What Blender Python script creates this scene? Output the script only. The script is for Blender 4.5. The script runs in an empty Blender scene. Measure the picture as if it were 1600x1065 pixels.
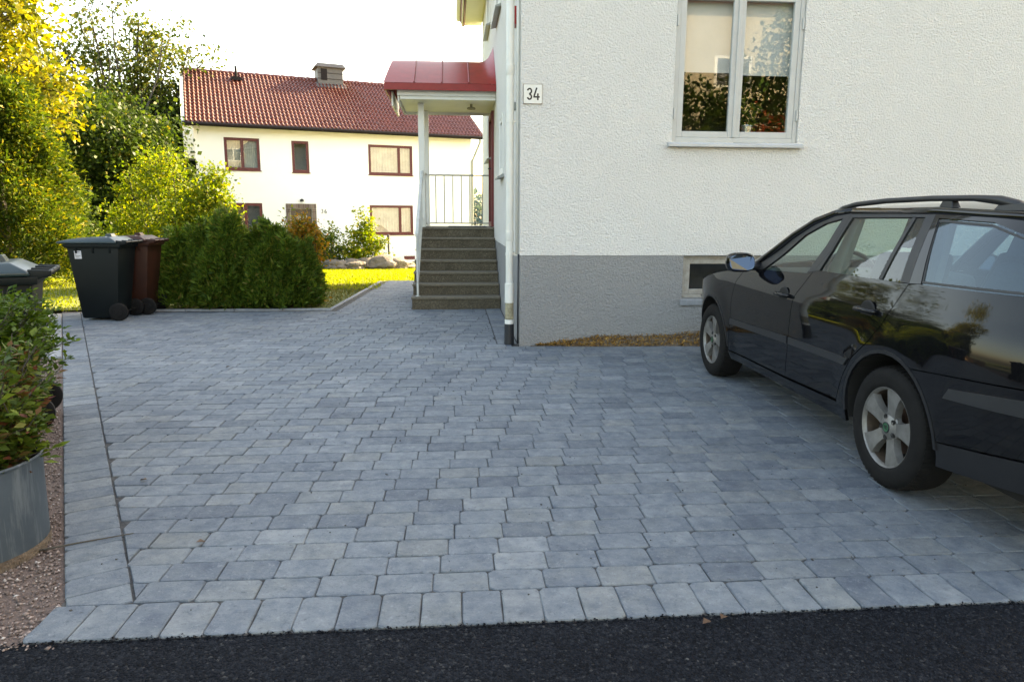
import bpy, bmesh, math, random
import numpy as np
from mathutils import Vector, Matrix
from mathutils.geometry import delaunay_2d_cdt

random.seed(7)
rng = np.random.default_rng(11)
SC = bpy.context.scene
COL = SC.collection
PI = math.pi

# ------------------------------------------------------------------ camera
F_PX, CAM_H = 1095.0, 1.375
PITCH = math.atan(197.0 / F_PX)
YAW, ROLL = math.radians(4.7), 0.005
fw0 = Vector((math.sin(YAW), math.cos(YAW), 0)); rt0 = Vector((math.cos(YAW), -math.sin(YAW), 0)); zz = Vector((0, 0, 1))
FW = fw0 * math.cos(PITCH) - zz * math.sin(PITCH)
UP = fw0 * math.sin(PITCH) + zz * math.cos(PITCH)
RT2 = rt0 * math.cos(ROLL) + UP * math.sin(ROLL)
UP2 = UP * math.cos(ROLL) - rt0 * math.sin(ROLL)
cam_d = bpy.data.cameras.new('camera')
cam_d.sensor_width = 36.0
cam_d.lens = 36.0 * F_PX / 1600.0
cam_d.clip_start = 0.05
cam_d.clip_end = 2000.0
cam = bpy.data.objects.new('camera', cam_d)
COL.objects.link(cam)
cam.matrix_world = Matrix(((RT2.x, UP2.x, -FW.x, 0), (RT2.y, UP2.y, -FW.y, 0), (RT2.z, UP2.z, -FW.z, CAM_H), (0, 0, 0, 1)))
SC.camera = cam
CAM = Vector((0, 0, CAM_H))

def project(p):
    v = Vector(p) - CAM
    d = v.dot(FW)
    if d < 0.05:
        return None
    return 800 + F_PX * v.dot(RT2) / d, 532.5 - F_PX * v.dot(UP2) / d, d

# ------------------------------------------------------------------ light
SUN_AZ = Vector((0.72, 0.69, 0)).normalized()
SUN_EL = math.radians(30.0)
SUN = Vector((SUN_AZ.x * math.cos(SUN_EL), SUN_AZ.y * math.cos(SUN_EL), math.sin(SUN_EL)))
world = bpy.data.worlds.new('World')
SC.world = world
world.use_nodes = True
wn = world.node_tree
for n in list(wn.nodes):
    wn.nodes.remove(n)
sky = wn.nodes.new('ShaderNodeTexSky')
sky.sky_type = 'NISHITA'
sky.sun_disc = False
sky.sun_elevation = SUN_EL
sky.sun_rotation = math.atan2(SUN.x, SUN.y)
sky.air_density = 1.0
sky.dust_density = 2.5
sky.ozone_density = 1.0
bg = wn.nodes.new('ShaderNodeBackground')
bg.inputs[1].default_value = 0.15
wo = wn.nodes.new('ShaderNodeOutputWorld')
wn.links.new(sky.outputs[0], bg.inputs[0])
wn.links.new(bg.outputs[0], wo.inputs[0])
sun_d = bpy.data.lights.new('sun', 'SUN')
sun_d.energy = 5.0
sun_d.angle = math.radians(0.5)
sun_d.color = (1.0, 0.90, 0.74)
sun_o = bpy.data.objects.new('sun', sun_d)
COL.objects.link(sun_o)
sun_o.rotation_euler = SUN.to_track_quat('Z', 'Y').to_euler()
SC.view_settings.view_transform = 'Standard'
SC.view_settings.look = 'None'
SC.view_settings.gamma = 1.0
SC.view_settings.use_curve_mapping = False
SC.view_settings.exposure = 2.7
SC.view_settings.use_white_balance = True
SC.view_settings.white_balance_temperature = 9200
SC.view_settings.white_balance_tint = 8
SC.cycles.max_bounces = 8
SC.cycles.transparent_max_bounces = 16

# ------------------------------------------------------------------ materials
def new_mat(name):
    m = bpy.data.materials.new(name)
    m.use_nodes = True
    nt = m.node_tree
    b = nt.nodes.get('Principled BSDF')
    return m, nt, b

def rgb(c):
    return (c[0], c[1], c[2], 1.0)

def noise_fac(nt, scale, detail=4, rough=0.6, lo=0.35, hi=0.65, vec=None, kind='noise'):
    if vec is None:
        vec = nt.nodes.new('ShaderNodeNewGeometry').outputs['Position']
    if kind == 'noise':
        t = nt.nodes.new('ShaderNodeTexNoise')
        t.inputs['Scale'].default_value = scale
        t.inputs['Detail'].default_value = detail
        t.inputs['Roughness'].default_value = rough
        out = t.outputs[0]
    else:
        t = nt.nodes.new('ShaderNodeTexVoronoi')
        t.inputs['Scale'].default_value = scale
        out = t.outputs['Distance']
    nt.links.new(vec, t.inputs['Vector'])
    r = nt.nodes.new('ShaderNodeMapRange')
    r.inputs[1].default_value = lo
    r.inputs[2].default_value = hi
    r.clamp = True
    nt.links.new(out, r.inputs[0])
    return r.outputs[0]

def mixc(nt, fac, a, b, blend='MIX'):
    m = nt.nodes.new('ShaderNodeMix')
    m.data_type = 'RGBA'
    m.blend_type = blend
    for sock, v in ((m.inputs[0], fac), (m.inputs[6], a), (m.inputs[7], b)):
        if isinstance(v, (int, float)):
            sock.default_value = v
        elif isinstance(v, (tuple, list)):
            sock.default_value = rgb(v)
        else:
            nt.links.new(v, sock)
    return m.outputs[2]

def add_bump(nt, b, fac, strength, dist, prev=None):
    bp = nt.nodes.new('ShaderNodeBump')
    bp.inputs['Strength'].default_value = strength
    bp.inputs['Distance'].default_value = dist
    nt.links.new(fac, bp.inputs['Height'])
    if prev is not None:
        nt.links.new(prev, bp.inputs['Normal'])
    if b is not None:
        nt.links.new(bp.outputs[0], b.inputs['Normal'])
    return bp.outputs[0]

def island_random(nt):
    g = nt.nodes.new('ShaderNodeNewGeometry')
    o = nt.nodes.new('ShaderNodeObjectInfo')
    a = nt.nodes.new('ShaderNodeMath'); a.operation = 'ADD'
    nt.links.new(g.outputs['Random Per Island'], a.inputs[0])
    nt.links.new(o.outputs['Random'], a.inputs[1])
    f = nt.nodes.new('ShaderNodeMath'); f.operation = 'FRACT'
    nt.links.new(a.outputs[0], f.inputs[0])
    return f.outputs[0]

def ramp(nt, fac, stops):
    r = nt.nodes.new('ShaderNodeValToRGB')
    e = r.color_ramp.elements
    while len(e) > 1:
        e.remove(e[-1])
    e[0].position = stops[0][0]; e[0].color = rgb(stops[0][1])
    for p, c in stops[1:]:
        x = e.new(p); x.color = rgb(c)
    nt.links.new(fac, r.inputs[0])
    return r.outputs[0]

def simple(name, c, rough=0.6, c2=None, scale=8.0, bump=0.0, bscale=60.0, bdist=0.004, metal=0.0, spec=0.5, coat=0.0, lo=.35, hi=.65):
    m, nt, b = new_mat(name)
    b.inputs['Roughness'].default_value = rough
    b.inputs['Metallic'].default_value = metal
    b.inputs['Specular IOR Level'].default_value = spec
    b.inputs['Coat Weight'].default_value = coat
    b.inputs['Coat Roughness'].default_value = 0.05
    if c2 is None:
        c2 = tuple(x * 0.82 for x in c)
    f = noise_fac(nt, scale, 6, 0.65, lo, hi)
    nt.links.new(mixc(nt, f, c, c2), b.inputs['Base Color'])
    if bump > 0:
        add_bump(nt, b, noise_fac(nt, bscale, 4, 0.6, 0.2, 0.8), bump, bdist)
    return m

def leaf_mat(name, stops, trans=0.45, rough=0.5, spec=0.15):
    m, nt, b = new_mat(name)
    col = ramp(nt, island_random(nt), stops)
    nt.links.new(col, b.inputs['Base Color'])
    b.inputs['Roughness'].default_value = rough
    b.inputs['Specular IOR Level'].default_value = spec
    t = nt.nodes.new('ShaderNodeBsdfTranslucent')
    tc = mixc(nt, 1.0, col, (1.0, 1.0, 0.55), 'MULTIPLY')
    nt.links.new(tc, t.inputs['Color'])
    mx = nt.nodes.new('ShaderNodeMixShader')
    mx.inputs[0].default_value = trans
    nt.links.new(b.outputs[0], mx.inputs[1])
    nt.links.new(t.outputs[0], mx.inputs[2])
    nt.links.new(mx.outputs[0], nt.nodes['Material Output'].inputs['Surface'])
    return m

def glass_mat(name, tint=(0.75, 0.85, 0.82), gloss=(1, 1, 1), ior=1.5, extra=0.0):
    m, nt, b = new_mat(name)
    nt.nodes.remove(b)
    tr = nt.nodes.new('ShaderNodeBsdfTransparent'); tr.inputs[0].default_value = rgb(tint)
    gl = nt.nodes.new('ShaderNodeBsdfGlossy'); gl.inputs[0].default_value = rgb(gloss); gl.inputs[1].default_value = 0.004
    lw = nt.nodes.new('ShaderNodeLayerWeight'); lw.inputs[0].default_value = 0.5
    pw = nt.nodes.new('ShaderNodeMath'); pw.operation = 'POWER'; pw.inputs[1].default_value = 5.0
    nt.links.new(lw.outputs['Facing'], pw.inputs[0])
    f0 = ((ior - 1) / (ior + 1)) ** 2 + extra
    ad = nt.nodes.new('ShaderNodeMath'); ad.operation = 'MULTIPLY_ADD'; ad.use_clamp = True
    ad.inputs[1].default_value = 1 - f0; ad.inputs[2].default_value = f0
    nt.links.new(pw.outputs[0], ad.inputs[0])
    mx = nt.nodes.new('ShaderNodeMixShader')
    nt.links.new(ad.outputs[0], mx.inputs[0])
    nt.links.new(tr.outputs[0], mx.inputs[1])
    nt.links.new(gl.outputs[0], mx.inputs[2])
    nt.links.new(mx.outputs[0], nt.nodes['Material Output'].inputs['Surface'])
    return m

def stucco(name, c, c2, b1=0.9):
    m, nt, b = new_mat(name)
    b.inputs['Roughness'].default_value = 0.92
    b.inputs['Specular IOR Level'].default_value = 0.15
    f = noise_fac(nt, 1.3, 5, 0.6, 0.3, 0.7)
    col = mixc(nt, f, c, c2)
    f2 = noise_fac(nt, 55, 3, 0.6, 0.25, 0.55)
    col = mixc(nt, f2, tuple(x * 0.94 for x in c2), col)
    nt.links.new(col, b.inputs['Base Color'])
    n1 = add_bump(nt, None, noise_fac(nt, 56, 3, 0.6, 0.32, 0.70), b1, 0.016)
    add_bump(nt, b, noise_fac(nt, 110, 3, 0.6, 0.25, 0.75), 0.45, 0.006, n1)
    return m

def paver_mat():
    m, nt, b = new_mat('grey tumbled concrete')
    r = island_random(nt)
    base = ramp(nt, r, [(0.0, (0.112, 0.134, 0.160)), (0.15, (0.138, 0.163, 0.189)), (0.45, (0.160, 0.187, 0.212)),
                        (0.72, (0.178, 0.205, 0.226)), (0.86, (0.176, 0.194, 0.202)), (1.0, (0.212, 0.238, 0.258))])
    vec = nt.nodes.new('ShaderNodeNewGeometry').outputs['Position']
    off = nt.nodes.new('ShaderNodeVectorMath'); off.operation = 'ADD'      # every stone has its own clouding
    cmb = nt.nodes.new('ShaderNodeCombineXYZ')
    mul = nt.nodes.new('ShaderNodeMath'); mul.operation = 'MULTIPLY'; mul.inputs[1].default_value = 37.0
    nt.links.new(r, mul.inputs[0]); nt.links.new(mul.outputs[0], cmb.inputs[2])
    nt.links.new(vec, off.inputs[0]); nt.links.new(cmb.outputs[0], off.inputs[1])
    v = off.outputs[0]
    f = noise_fac(nt, 13, 6, 0.62, 0.30, 0.70, v)
    base = mixc(nt, f, mixc(nt, 1.0, base, (1.30, 1.25, 1.20), 'MULTIPLY'), mixc(nt, 1.0, base, (0.66, 0.70, 0.78), 'MULTIPLY'))
    warm = noise_fac(nt, 5, 4, 0.6, 0.50, 0.75, v)
    wm = nt.nodes.new('ShaderNodeMath'); wm.operation = 'MULTIPLY'; wm.inputs[1].default_value = 0.45
    nt.links.new(warm, wm.inputs[0])
    base = mixc(nt, wm.outputs[0], base, mixc(nt, 1.0, base, (1.12, 1.04, 0.88), 'MULTIPLY'))
    def over(scale, lo, hi, k, c, det=6, ro=0.75):
        q = noise_fac(nt, scale, det, ro, lo, hi, v)
        k_ = nt.nodes.new('ShaderNodeMath'); k_.operation = 'MULTIPLY'; k_.inputs[1].default_value = k
        nt.links.new(q, k_.inputs[0])
        return mixc(nt, k_.outputs[0], base, c)
    base = over(28, 0.56, 0.68, 0.70, (0.29, 0.315, 0.335), 7, 0.8)
    base = over(75, 0.55, 0.68, 0.40, (0.27, 0.295, 0.315), 5, 0.75)
    base = over(38, 0.57, 0.68, 0.65, (0.060, 0.070, 0.086), 6, 0.75)
    base = over(16, 0.60, 0.72, 0.40, (0.068, 0.080, 0.098), 6, 0.7)
    base = over(170, 0.62, 0.70, 0.55, (0.045, 0.050, 0.058), 3, 0.6)
    big = noise_fac(nt, 0.8, 3, 0.5, 0.3, 0.7)
    base = mixc(nt, big, mixc(nt, 1.0, base, (0.94, 0.94, 0.93), 'MULTIPLY'), mixc(nt, 1.0, base, (0.76, 0.77, 0.78), 'MULTIPLY'))
    nt.links.new(base, b.inputs['Base Color'])
    b.inputs['Roughness'].default_value = 0.72
    b.inputs['Specular IOR Level'].default_value = 0.35
    n1 = add_bump(nt, None, noise_fac(nt, 20, 5, 0.65, 0.25, 0.75, v), 0.6, 0.008)
    add_bump(nt, b, noise_fac(nt, 150, 4, 0.7, 0.25, 0.75), 0.45, 0.003, n1)
    return m

def asphalt_mat():
    m, nt, b = new_mat('fresh asphalt')
    v = nt.nodes.new('ShaderNodeTexVoronoi'); v.inputs['Scale'].default_value = 110
    g = nt.nodes.new('ShaderNodeNewGeometry')
    nt.links.new(g.outputs['Position'], v.inputs['Vector'])
    sep = nt.nodes.new('ShaderNodeSeparateColor'); nt.links.new(v.outputs['Color'], sep.inputs[0])
    cr = ramp(nt, sep.outputs[0], [(0.0, (0.0065, 0.0078, 0.0105)), (0.6, (0.0125, 0.0148, 0.0195)), (0.95, (0.024, 0.027, 0.033)), (1.0, (0.06, 0.06, 0.06))])
    f = noise_fac(nt, 2.2, 4, 0.6, 0.35, 0.65)
    nt.links.new(mixc(nt, f, cr, mixc(nt, 1.0, cr, (0.7, 0.7, 0.72), 'MULTIPLY')), b.inputs['Base Color'])
    b.inputs['Roughness'].default_value = 0.75
    b.inputs['Specular IOR Level'].default_value = 0.06
    inv = nt.nodes.new('ShaderNodeMath'); inv.operation = 'SUBTRACT'; inv.inputs[0].default_value = 1.0
    nt.links.new(v.outputs['Distance'], inv.inputs[1])
    add_bump(nt, b, inv.outputs[0], 1.0, 0.010)
    return m

def paint_mat():
    m, nt, b = new_mat('black car paint')
    dust = noise_fac(nt, 5, 6, 0.7, 0.4, 0.8)
    nt.links.new(mixc(nt, dust, (0.004, 0.004, 0.005), (0.010, 0.0095, 0.0095)), b.inputs['Base Color'])
    r = nt.nodes.new('ShaderNodeMapRange'); r.inputs[3].default_value = 0.02; r.inputs[4].default_value = 0.09
    nt.links.new(dust, r.inputs[0])
    nt.links.new(r.outputs[0], b.inputs['Roughness'])
    b.inputs['Specular IOR Level'].default_value = 0.36
    b.inputs['Coat Weight'].default_value = 0.05
    b.inputs['Coat Roughness'].default_value = 0.03
    return m

M = dict(
    wall=stucco('white stucco', (0.86, 0.828, 0.778), (0.83, 0.798, 0.748)),
    plinth=stucco('grey stucco', (0.355, 0.350, 0.342), (0.32, 0.316, 0.309), 0.9),
    wall36=simple('smooth cream render', (0.87, 0.88, 0.89), 0.9, (0.85, 0.86, 0.87), 1.5, 0.15, 30, 0.004, spec=0.2),
    paver=paver_mat(), asphalt=asphalt_mat(), paint=paint_mat(),
    joint=simple('dark joint sand', (0.030, 0.030, 0.032), 0.95, (0.075, 0.072, 0.068), 40, 0.5, 120, 0.004),
    kerb=simple('pale concrete kerb', (0.27, 0.28, 0.29), 0.85, (0.20, 0.21, 0.22), 12, 0.4, 80, 0.003),
    turf=simple('rough dark turf', (0.028, 0.036, 0.012), 0.95, (0.045, 0.05, 0.018), 2.5, 0.6, 30, 0.02),
    soil=simple('bare earth', (0.10, 0.072, 0.052), 0.95, (0.16, 0.12, 0.085), 6, 0.8, 30, 0.02),
    gravelbed=simple('reddish gravel bed', (0.20, 0.14, 0.115), 0.95, (0.12, 0.085, 0.075), 60, 0.9, 110, 0.01),
    lawn=simple('lawn earth', (0.085, 0.105, 0.018), 0.95, (0.12, 0.135, 0.022), 3, 0.5, 40, 0.02),
    redroof=simple('glossy dark red sheet metal', (0.33, 0.020, 0.018), 0.38, (0.26, 0.017, 0.016), 7, 0.08, 9, 0.01, spec=0.35),
    redwood=simple('dark red painted wood', (0.16, 0.014, 0.014), 0.5),
    whitewood=simple('cream painted wood', (0.80, 0.78, 0.73), 0.5, (0.75, 0.73, 0.68), 4),
    soffit=simple('cream soffit', (0.76, 0.735, 0.67), 0.6, (0.72, 0.69, 0.62), 4),
    greywood=simple('pale grey window paint', (0.50, 0.50, 0.475), 0.45, (0.46, 0.455, 0.43), 6),
    sillmetal=simple('pale grey sill sheet', (0.52, 0.52, 0.51), 0.4, None, 5),
    oldwood=simple('weathered wood frame', (0.36, 0.34, 0.30), 0.7, (0.28, 0.25, 0.21), 20),
    steps=None, tile=None,
    pipe=simple('white enamelled pipe', (0.74, 0.73, 0.68), 0.35, (0.69, 0.68, 0.62), 3),
    blackplastic=simple('black plastic pipe', (0.02, 0.022, 0.026), 0.45),
    catcher=simple('stained drain catcher', (0.42, 0.38, 0.26), 0.7, (0.22, 0.19, 0.12), 30),
    railing=simple('pale grey painted steel', (0.66, 0.66, 0.62), 0.45),
    thinrail=simple('grey galvanised bar', (0.34, 0.35, 0.32), 0.5),
    gutter=simple('dark brown gutter', (0.016, 0.011, 0.011), 0.5, spec=0.15),
    frame36=simple('oxblood window paint', (0.115, 0.014, 0.018), 0.5, (0.09, 0.012, 0.016), 8),
    chimney=simple('grey sheet cladding', (0.12, 0.105, 0.098), 0.55, (0.095, 0.085, 0.08), 5),
    darkgap=simple('dark recess', (0.012, 0.011, 0.010), 0.8),
    brick=None,
    door36=simple('brown door', (0.075, 0.05, 0.033), 0.5),
    curtain=simple('pale curtain', (0.44, 0.44, 0.41), 0.9, (0.33, 0.33, 0.31), 3),
    blind=simple('white roller blind', (0.60, 0.61, 0.60), 0.9, (0.56, 0.57, 0.56), 5),
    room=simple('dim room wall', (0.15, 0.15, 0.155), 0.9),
    plate=simple('white enamel', (0.72, 0.72, 0.69), 0.25, (0.66, 0.65, 0.60), 12),
    rust=simple('rusty edge', (0.22, 0.16, 0.10), 0.7),
    ink=simple('black enamel', (0.012, 0.012, 0.014), 0.4),
    bingreen=simple('dark green plastic', (0.0045, 0.0075, 0.0085), 0.5, (0.006, 0.0095, 0.0105), 6, spec=0.2),
    lidgreen=simple('blue green plastic lid', (0.014, 0.028, 0.032), 0.34, (0.019, 0.036, 0.040), 6),
    binbrown=simple('brown plastic', (0.045, 0.014, 0.008), 0.5, (0.034, 0.011, 0.007), 6, spec=0.25),
    rubber=simple('black rubber', (0.0075, 0.007, 0.007), 0.8, (0.012, 0.011, 0.0105), 18, 0.2, 60, 0.002, spec=0.2),
    sticker=simple('white paper', (0.62, 0.62, 0.66), 0.6),
    zinc=None,
    plank=simple('weathered plank', (0.20, 0.13, 0.075), 0.8, (0.13, 0.08, 0.045), 10, 0.3, 25, 0.006),
    bark=simple('grey bark', (0.085, 0.075, 0.06), 0.9, (0.05, 0.042, 0.034), 12, 0.6, 30, 0.02),
    stone=simple('pale boulder', (0.20, 0.165, 0.13), 0.9, (0.12, 0.10, 0.08), 3, 0.8, 8, 0.06),
    trim=simple('satin black trim', (0.012, 0.012, 0.014), 0.42),
    strip=simple('grey black rubbing strip', (0.022, 0.023, 0.026), 0.38),
    alloy=simple('silver alloy', (0.25, 0.24, 0.228), 0.45, (0.17, 0.16, 0.148), 14, metal=0.5),
    barrel=simple('dirty inner rim', (0.11, 0.075, 0.052), 0.6, (0.06, 0.045, 0.035), 14, metal=0.3),
    brake=simple('rusty brake disc', (0.14, 0.085, 0.06), 0.5, (0.09, 0.05, 0.035), 20, metal=0.5),
    chrome=simple('chrome', (0.75, 0.75, 0.76), 0.08, None, 5, metal=1.0),
    mirror=simple('mirror glass', (0.045, 0.06, 0.09), 0.01, (0.045, 0.06, 0.09), 5, metal=1.0),  # dark blue colour stands in for a reflection of deep blue sky
    cabin=simple('dark grey seat cloth', (0.05, 0.055, 0.055), 0.9, (0.035, 0.038, 0.038), 30),
    headliner=simple('pale cabin trim', (0.22, 0.23, 0.21), 0.9),
    badge=simple('green badge', (0.03, 0.13, 0.06), 0.3),
    redlens=simple('red lamp lens', (0.25, 0.01, 0.01), 0.1, coat=1.0),
    clearlens=simple('clear lamp lens', (0.5, 0.52, 0.55), 0.1, coat=1.0),
    carglass=glass_mat('tinted car glass', (0.62, 0.75, 0.69), (1, 1, 1), 1.55, 0.04),
    rearglass=glass_mat('dark sky tinted rear glass', (0.30, 0.42, 0.50), (0.75, 0.9, 1), 1.55, 0.04),  # blue of a reflected sky is put into the tint and gloss colours
    houseglass=glass_mat('double window glass', (0.80, 0.83, 0.82), (1, 1, 1), 1.55, 0.03),
    redplaque=simple('red plaque', (0.45, 0.02, 0.02), 0.4),
    steelpot=simple('aluminium pot', (0.7, 0.7, 0.68), 0.25, None, 5, metal=0.9),
    yellowwall=simple('cream board wall', (0.46, 0.40, 0.28), 0.85),
)

def steps_mat():
    m, nt, b = new_mat('brown exposed aggregate concrete')
    v = nt.nodes.new('ShaderNodeTexVoronoi'); v.inputs['Scale'].default_value = 75
    g = nt.nodes.new('ShaderNodeNewGeometry'); nt.links.new(g.outputs['Position'], v.inputs['Vector'])
    c = ramp(nt, v.outputs['Color'], [(0, (0.060, 0.048, 0.032)), (0.5, (0.112, 0.090, 0.060)), (0.85, (0.165, 0.135, 0.094)), (1, (0.28, 0.245, 0.185))])
    f = noise_fac(nt, 4, 5, 0.6, 0.35, 0.7)
    nt.links.new(mixc(nt, f, c, mixc(nt, 1.0, c, (0.66, 0.63, 0.58), 'MULTIPLY')), b.inputs['Base Color'])
    b.inputs['Roughness'].default_value = 0.85
    add_bump(nt, b, v.outputs['Distance'], 0.6, 0.005)
    return m
M['steps'] = steps_mat()
M['tread'] = simple('worn pale step edge', (0.185, 0.155, 0.115), 0.85, (0.125, 0.105, 0.075), 30, 0.4, 90, 0.004)

def tile_mat():
    m, nt, b = new_mat('red clay pantile')
    f = noise_fac(nt, 3.2, 5, 0.7, 0.3, 0.7)
    c = mixc(nt, f, (0.165, 0.034, 0.019), (0.115, 0.025, 0.015))
    f2 = noise_fac(nt, 0.7, 4, 0.6, 0.35, 0.7)
    c = mixc(nt, f2, c, mixc(nt, 1.0, c, (0.85, 0.8, 0.8), 'MULTIPLY'))
    nt.links.new(c, b.inputs['Base Color'])
    b.inputs['Roughness'].default_value = 0.42
    b.inputs['Specular IOR Level'].default_value = 0.6
    return m
M['tile'] = tile_mat()

def brick_mat():
    m, nt, b = new_mat('grey brown brick')
    nt.links.new(ramp(nt, island_random(nt), [(0, (0.12, 0.085, 0.075)), (0.5, (0.17, 0.125, 0.105)), (1, (0.21, 0.165, 0.14))]), b.inputs['Base Color'])
    b.inputs['Roughness'].default_value = 0.85
    return m
M['brick'] = brick_mat()

def zinc_mat():
    m, nt, b = new_mat('weathered galvanised steel')
    f = noise_fac(nt, 3.5, 6, 0.7, 0.3, 0.7)
    c = mixc(nt, f, (0.070, 0.092, 0.112), (0.044, 0.060, 0.075))
    mp = nt.nodes.new('ShaderNodeMapping'); mp.inputs['Scale'].default_value = (14, 14, 1.2)
    g = nt.nodes.new('ShaderNodeNewGeometry'); nt.links.new(g.outputs['Position'], mp.inputs[0])
    s = noise_fac(nt, 1.6, 5, 0.7, 0.53, 0.64, mp.outputs[0])
    s2 = nt.nodes.new('ShaderNodeMath'); s2.operation = 'MULTIPLY'; s2.inputs[1].default_value = 0.75
    nt.links.new(s, s2.inputs[0])
    c = mixc(nt, s2.outputs[0], c, (0.13, 0.15, 0.165))
    nt.links.new(c, b.inputs['Base Color'])
    b.inputs['Metallic'].default_value = 0.25
    b.inputs['Roughness'].default_value = 0.55
    return m
M['zinc'] = zinc_mat()

L = dict(
    thuja=leaf_mat('thuja green', [(0, (0.040, 0.085, 0.016)), (0.5, (0.095, 0.165, 0.026)), (0.85, (0.165, 0.245, 0.036)), (1, (0.22, 0.18, 0.05))], 0.4),
    dark=leaf_mat('dark leaves', [(0, (0.022, 0.042, 0.008)), (0.6, (0.042, 0.076, 0.013)), (0.95, (0.085, 0.12, 0.02)), (1, (0.19, 0.15, 0.025))], 0.42),
    sparse=leaf_mat('thin autumn leaves', [(0, (0.04, 0.068, 0.014)), (0.6, (0.085, 0.115, 0.022)), (1, (0.18, 0.16, 0.03))], 0.45),
    yellow=leaf_mat('yellow maple leaves', [(0, (0.06, 0.09, 0.012)), (0.45, (0.17, 0.17, 0.018)), (0.85, (0.29, 0.265, 0.025)), (1, (0.38, 0.25, 0.03))], 0.5),
    feather=leaf_mat('yellow green sprays', [(0, (0.028, 0.055, 0.009)), (0.55, (0.062, 0.105, 0.013)), (0.9, (0.16, 0.185, 0.02)), (1, (0.30, 0.23, 0.03))], 0.4),
    lilac=leaf_mat('bright green leaves', [(0, (0.07, 0.12, 0.012)), (0.5, (0.15, 0.21, 0.017)), (0.9, (0.27, 0.29, 0.026)), (1, (0.36, 0.29, 0.03))], 0.55),
    shrub=leaf_mat('garden shrub leaves', [(0, (0.04, 0.075, 0.02)), (0.5, (0.09, 0.14, 0.025)), (1, (0.22, 0.25, 0.04))], 0.5),
    orange=leaf_mat('orange yellow leaves', [(0, (0.10, 0.13, 0.02)), (0.4, (0.30, 0.20, 0.025)), (1, (0.48, 0.20, 0.03))], 0.5),
    box=leaf_mat('glossy box leaves', [(0, (0.035, 0.075, 0.010)), (0.6, (0.075, 0.13, 0.014)), (1, (0.14, 0.20, 0.02))], 0.35, 0.4),
    mixed=leaf_mat('mottled autumn leaves', [(0, (0.04, 0.065, 0.015)), (0.35, (0.07, 0.115, 0.02)), (0.68, (0.14, 0.18, 0.03)), (0.86, (0.13, 0.075, 0.03)), (1, (0.17, 0.05, 0.03))], 0.3),
    lime=leaf_mat('fresh lime leaves', [(0, (0.08, 0.13, 0.02)), (1, (0.17, 0.23, 0.03))], 0.35),
    grass=leaf_mat('grass blades', [(0, (0.13, 0.17, 0.012)), (0.6, (0.22, 0.26, 0.016)), (1, (0.32, 0.31, 0.03))], 0.5),
    drygrass=leaf_mat('thin dry grass', [(0, (0.09, 0.10, 0.025)), (0.6, (0.15, 0.14, 0.04)), (1, (0.22, 0.17, 0.06))], 0.3),
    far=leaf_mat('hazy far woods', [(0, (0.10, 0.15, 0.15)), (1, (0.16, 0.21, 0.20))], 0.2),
    mulch=leaf_mat('rust brown mulch', [(0, (0.07, 0.04, 0.018)), (0.4, (0.25, 0.125, 0.035)), (0.85, (0.42, 0.23, 0.055)), (1, (0.52, 0.34, 0.11))], 0.1),
    fallen=leaf_mat('fallen brown leaf', [(0, (0.10, 0.055, 0.035)), (1, (0.15, 0.095, 0.065))], 0.1),
    red=leaf_mat('red rowan leaves', [(0, (0.08, 0.10, 0.02)), (0.4, (0.28, 0.08, 0.03)), (1, (0.45, 0.07, 0.03))], 0.4),
    grain=leaf_mat('asphalt grains', [(0, (0.008, 0.0095, 0.0125)), (0.7, (0.017, 0.0195, 0.025)), (0.995, (0.028, 0.031, 0.037)), (1, (0.09, 0.09, 0.09))], 0.0, 0.7, 0.05),
    pebble=leaf_mat('mixed pebbles', [(0, (0.10, 0.075, 0.065)), (0.5, (0.22, 0.165, 0.145)), (0.9, (0.34, 0.27, 0.24)), (1, (0.50, 0.46, 0.43))], 0.0, 0.8),
)

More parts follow.
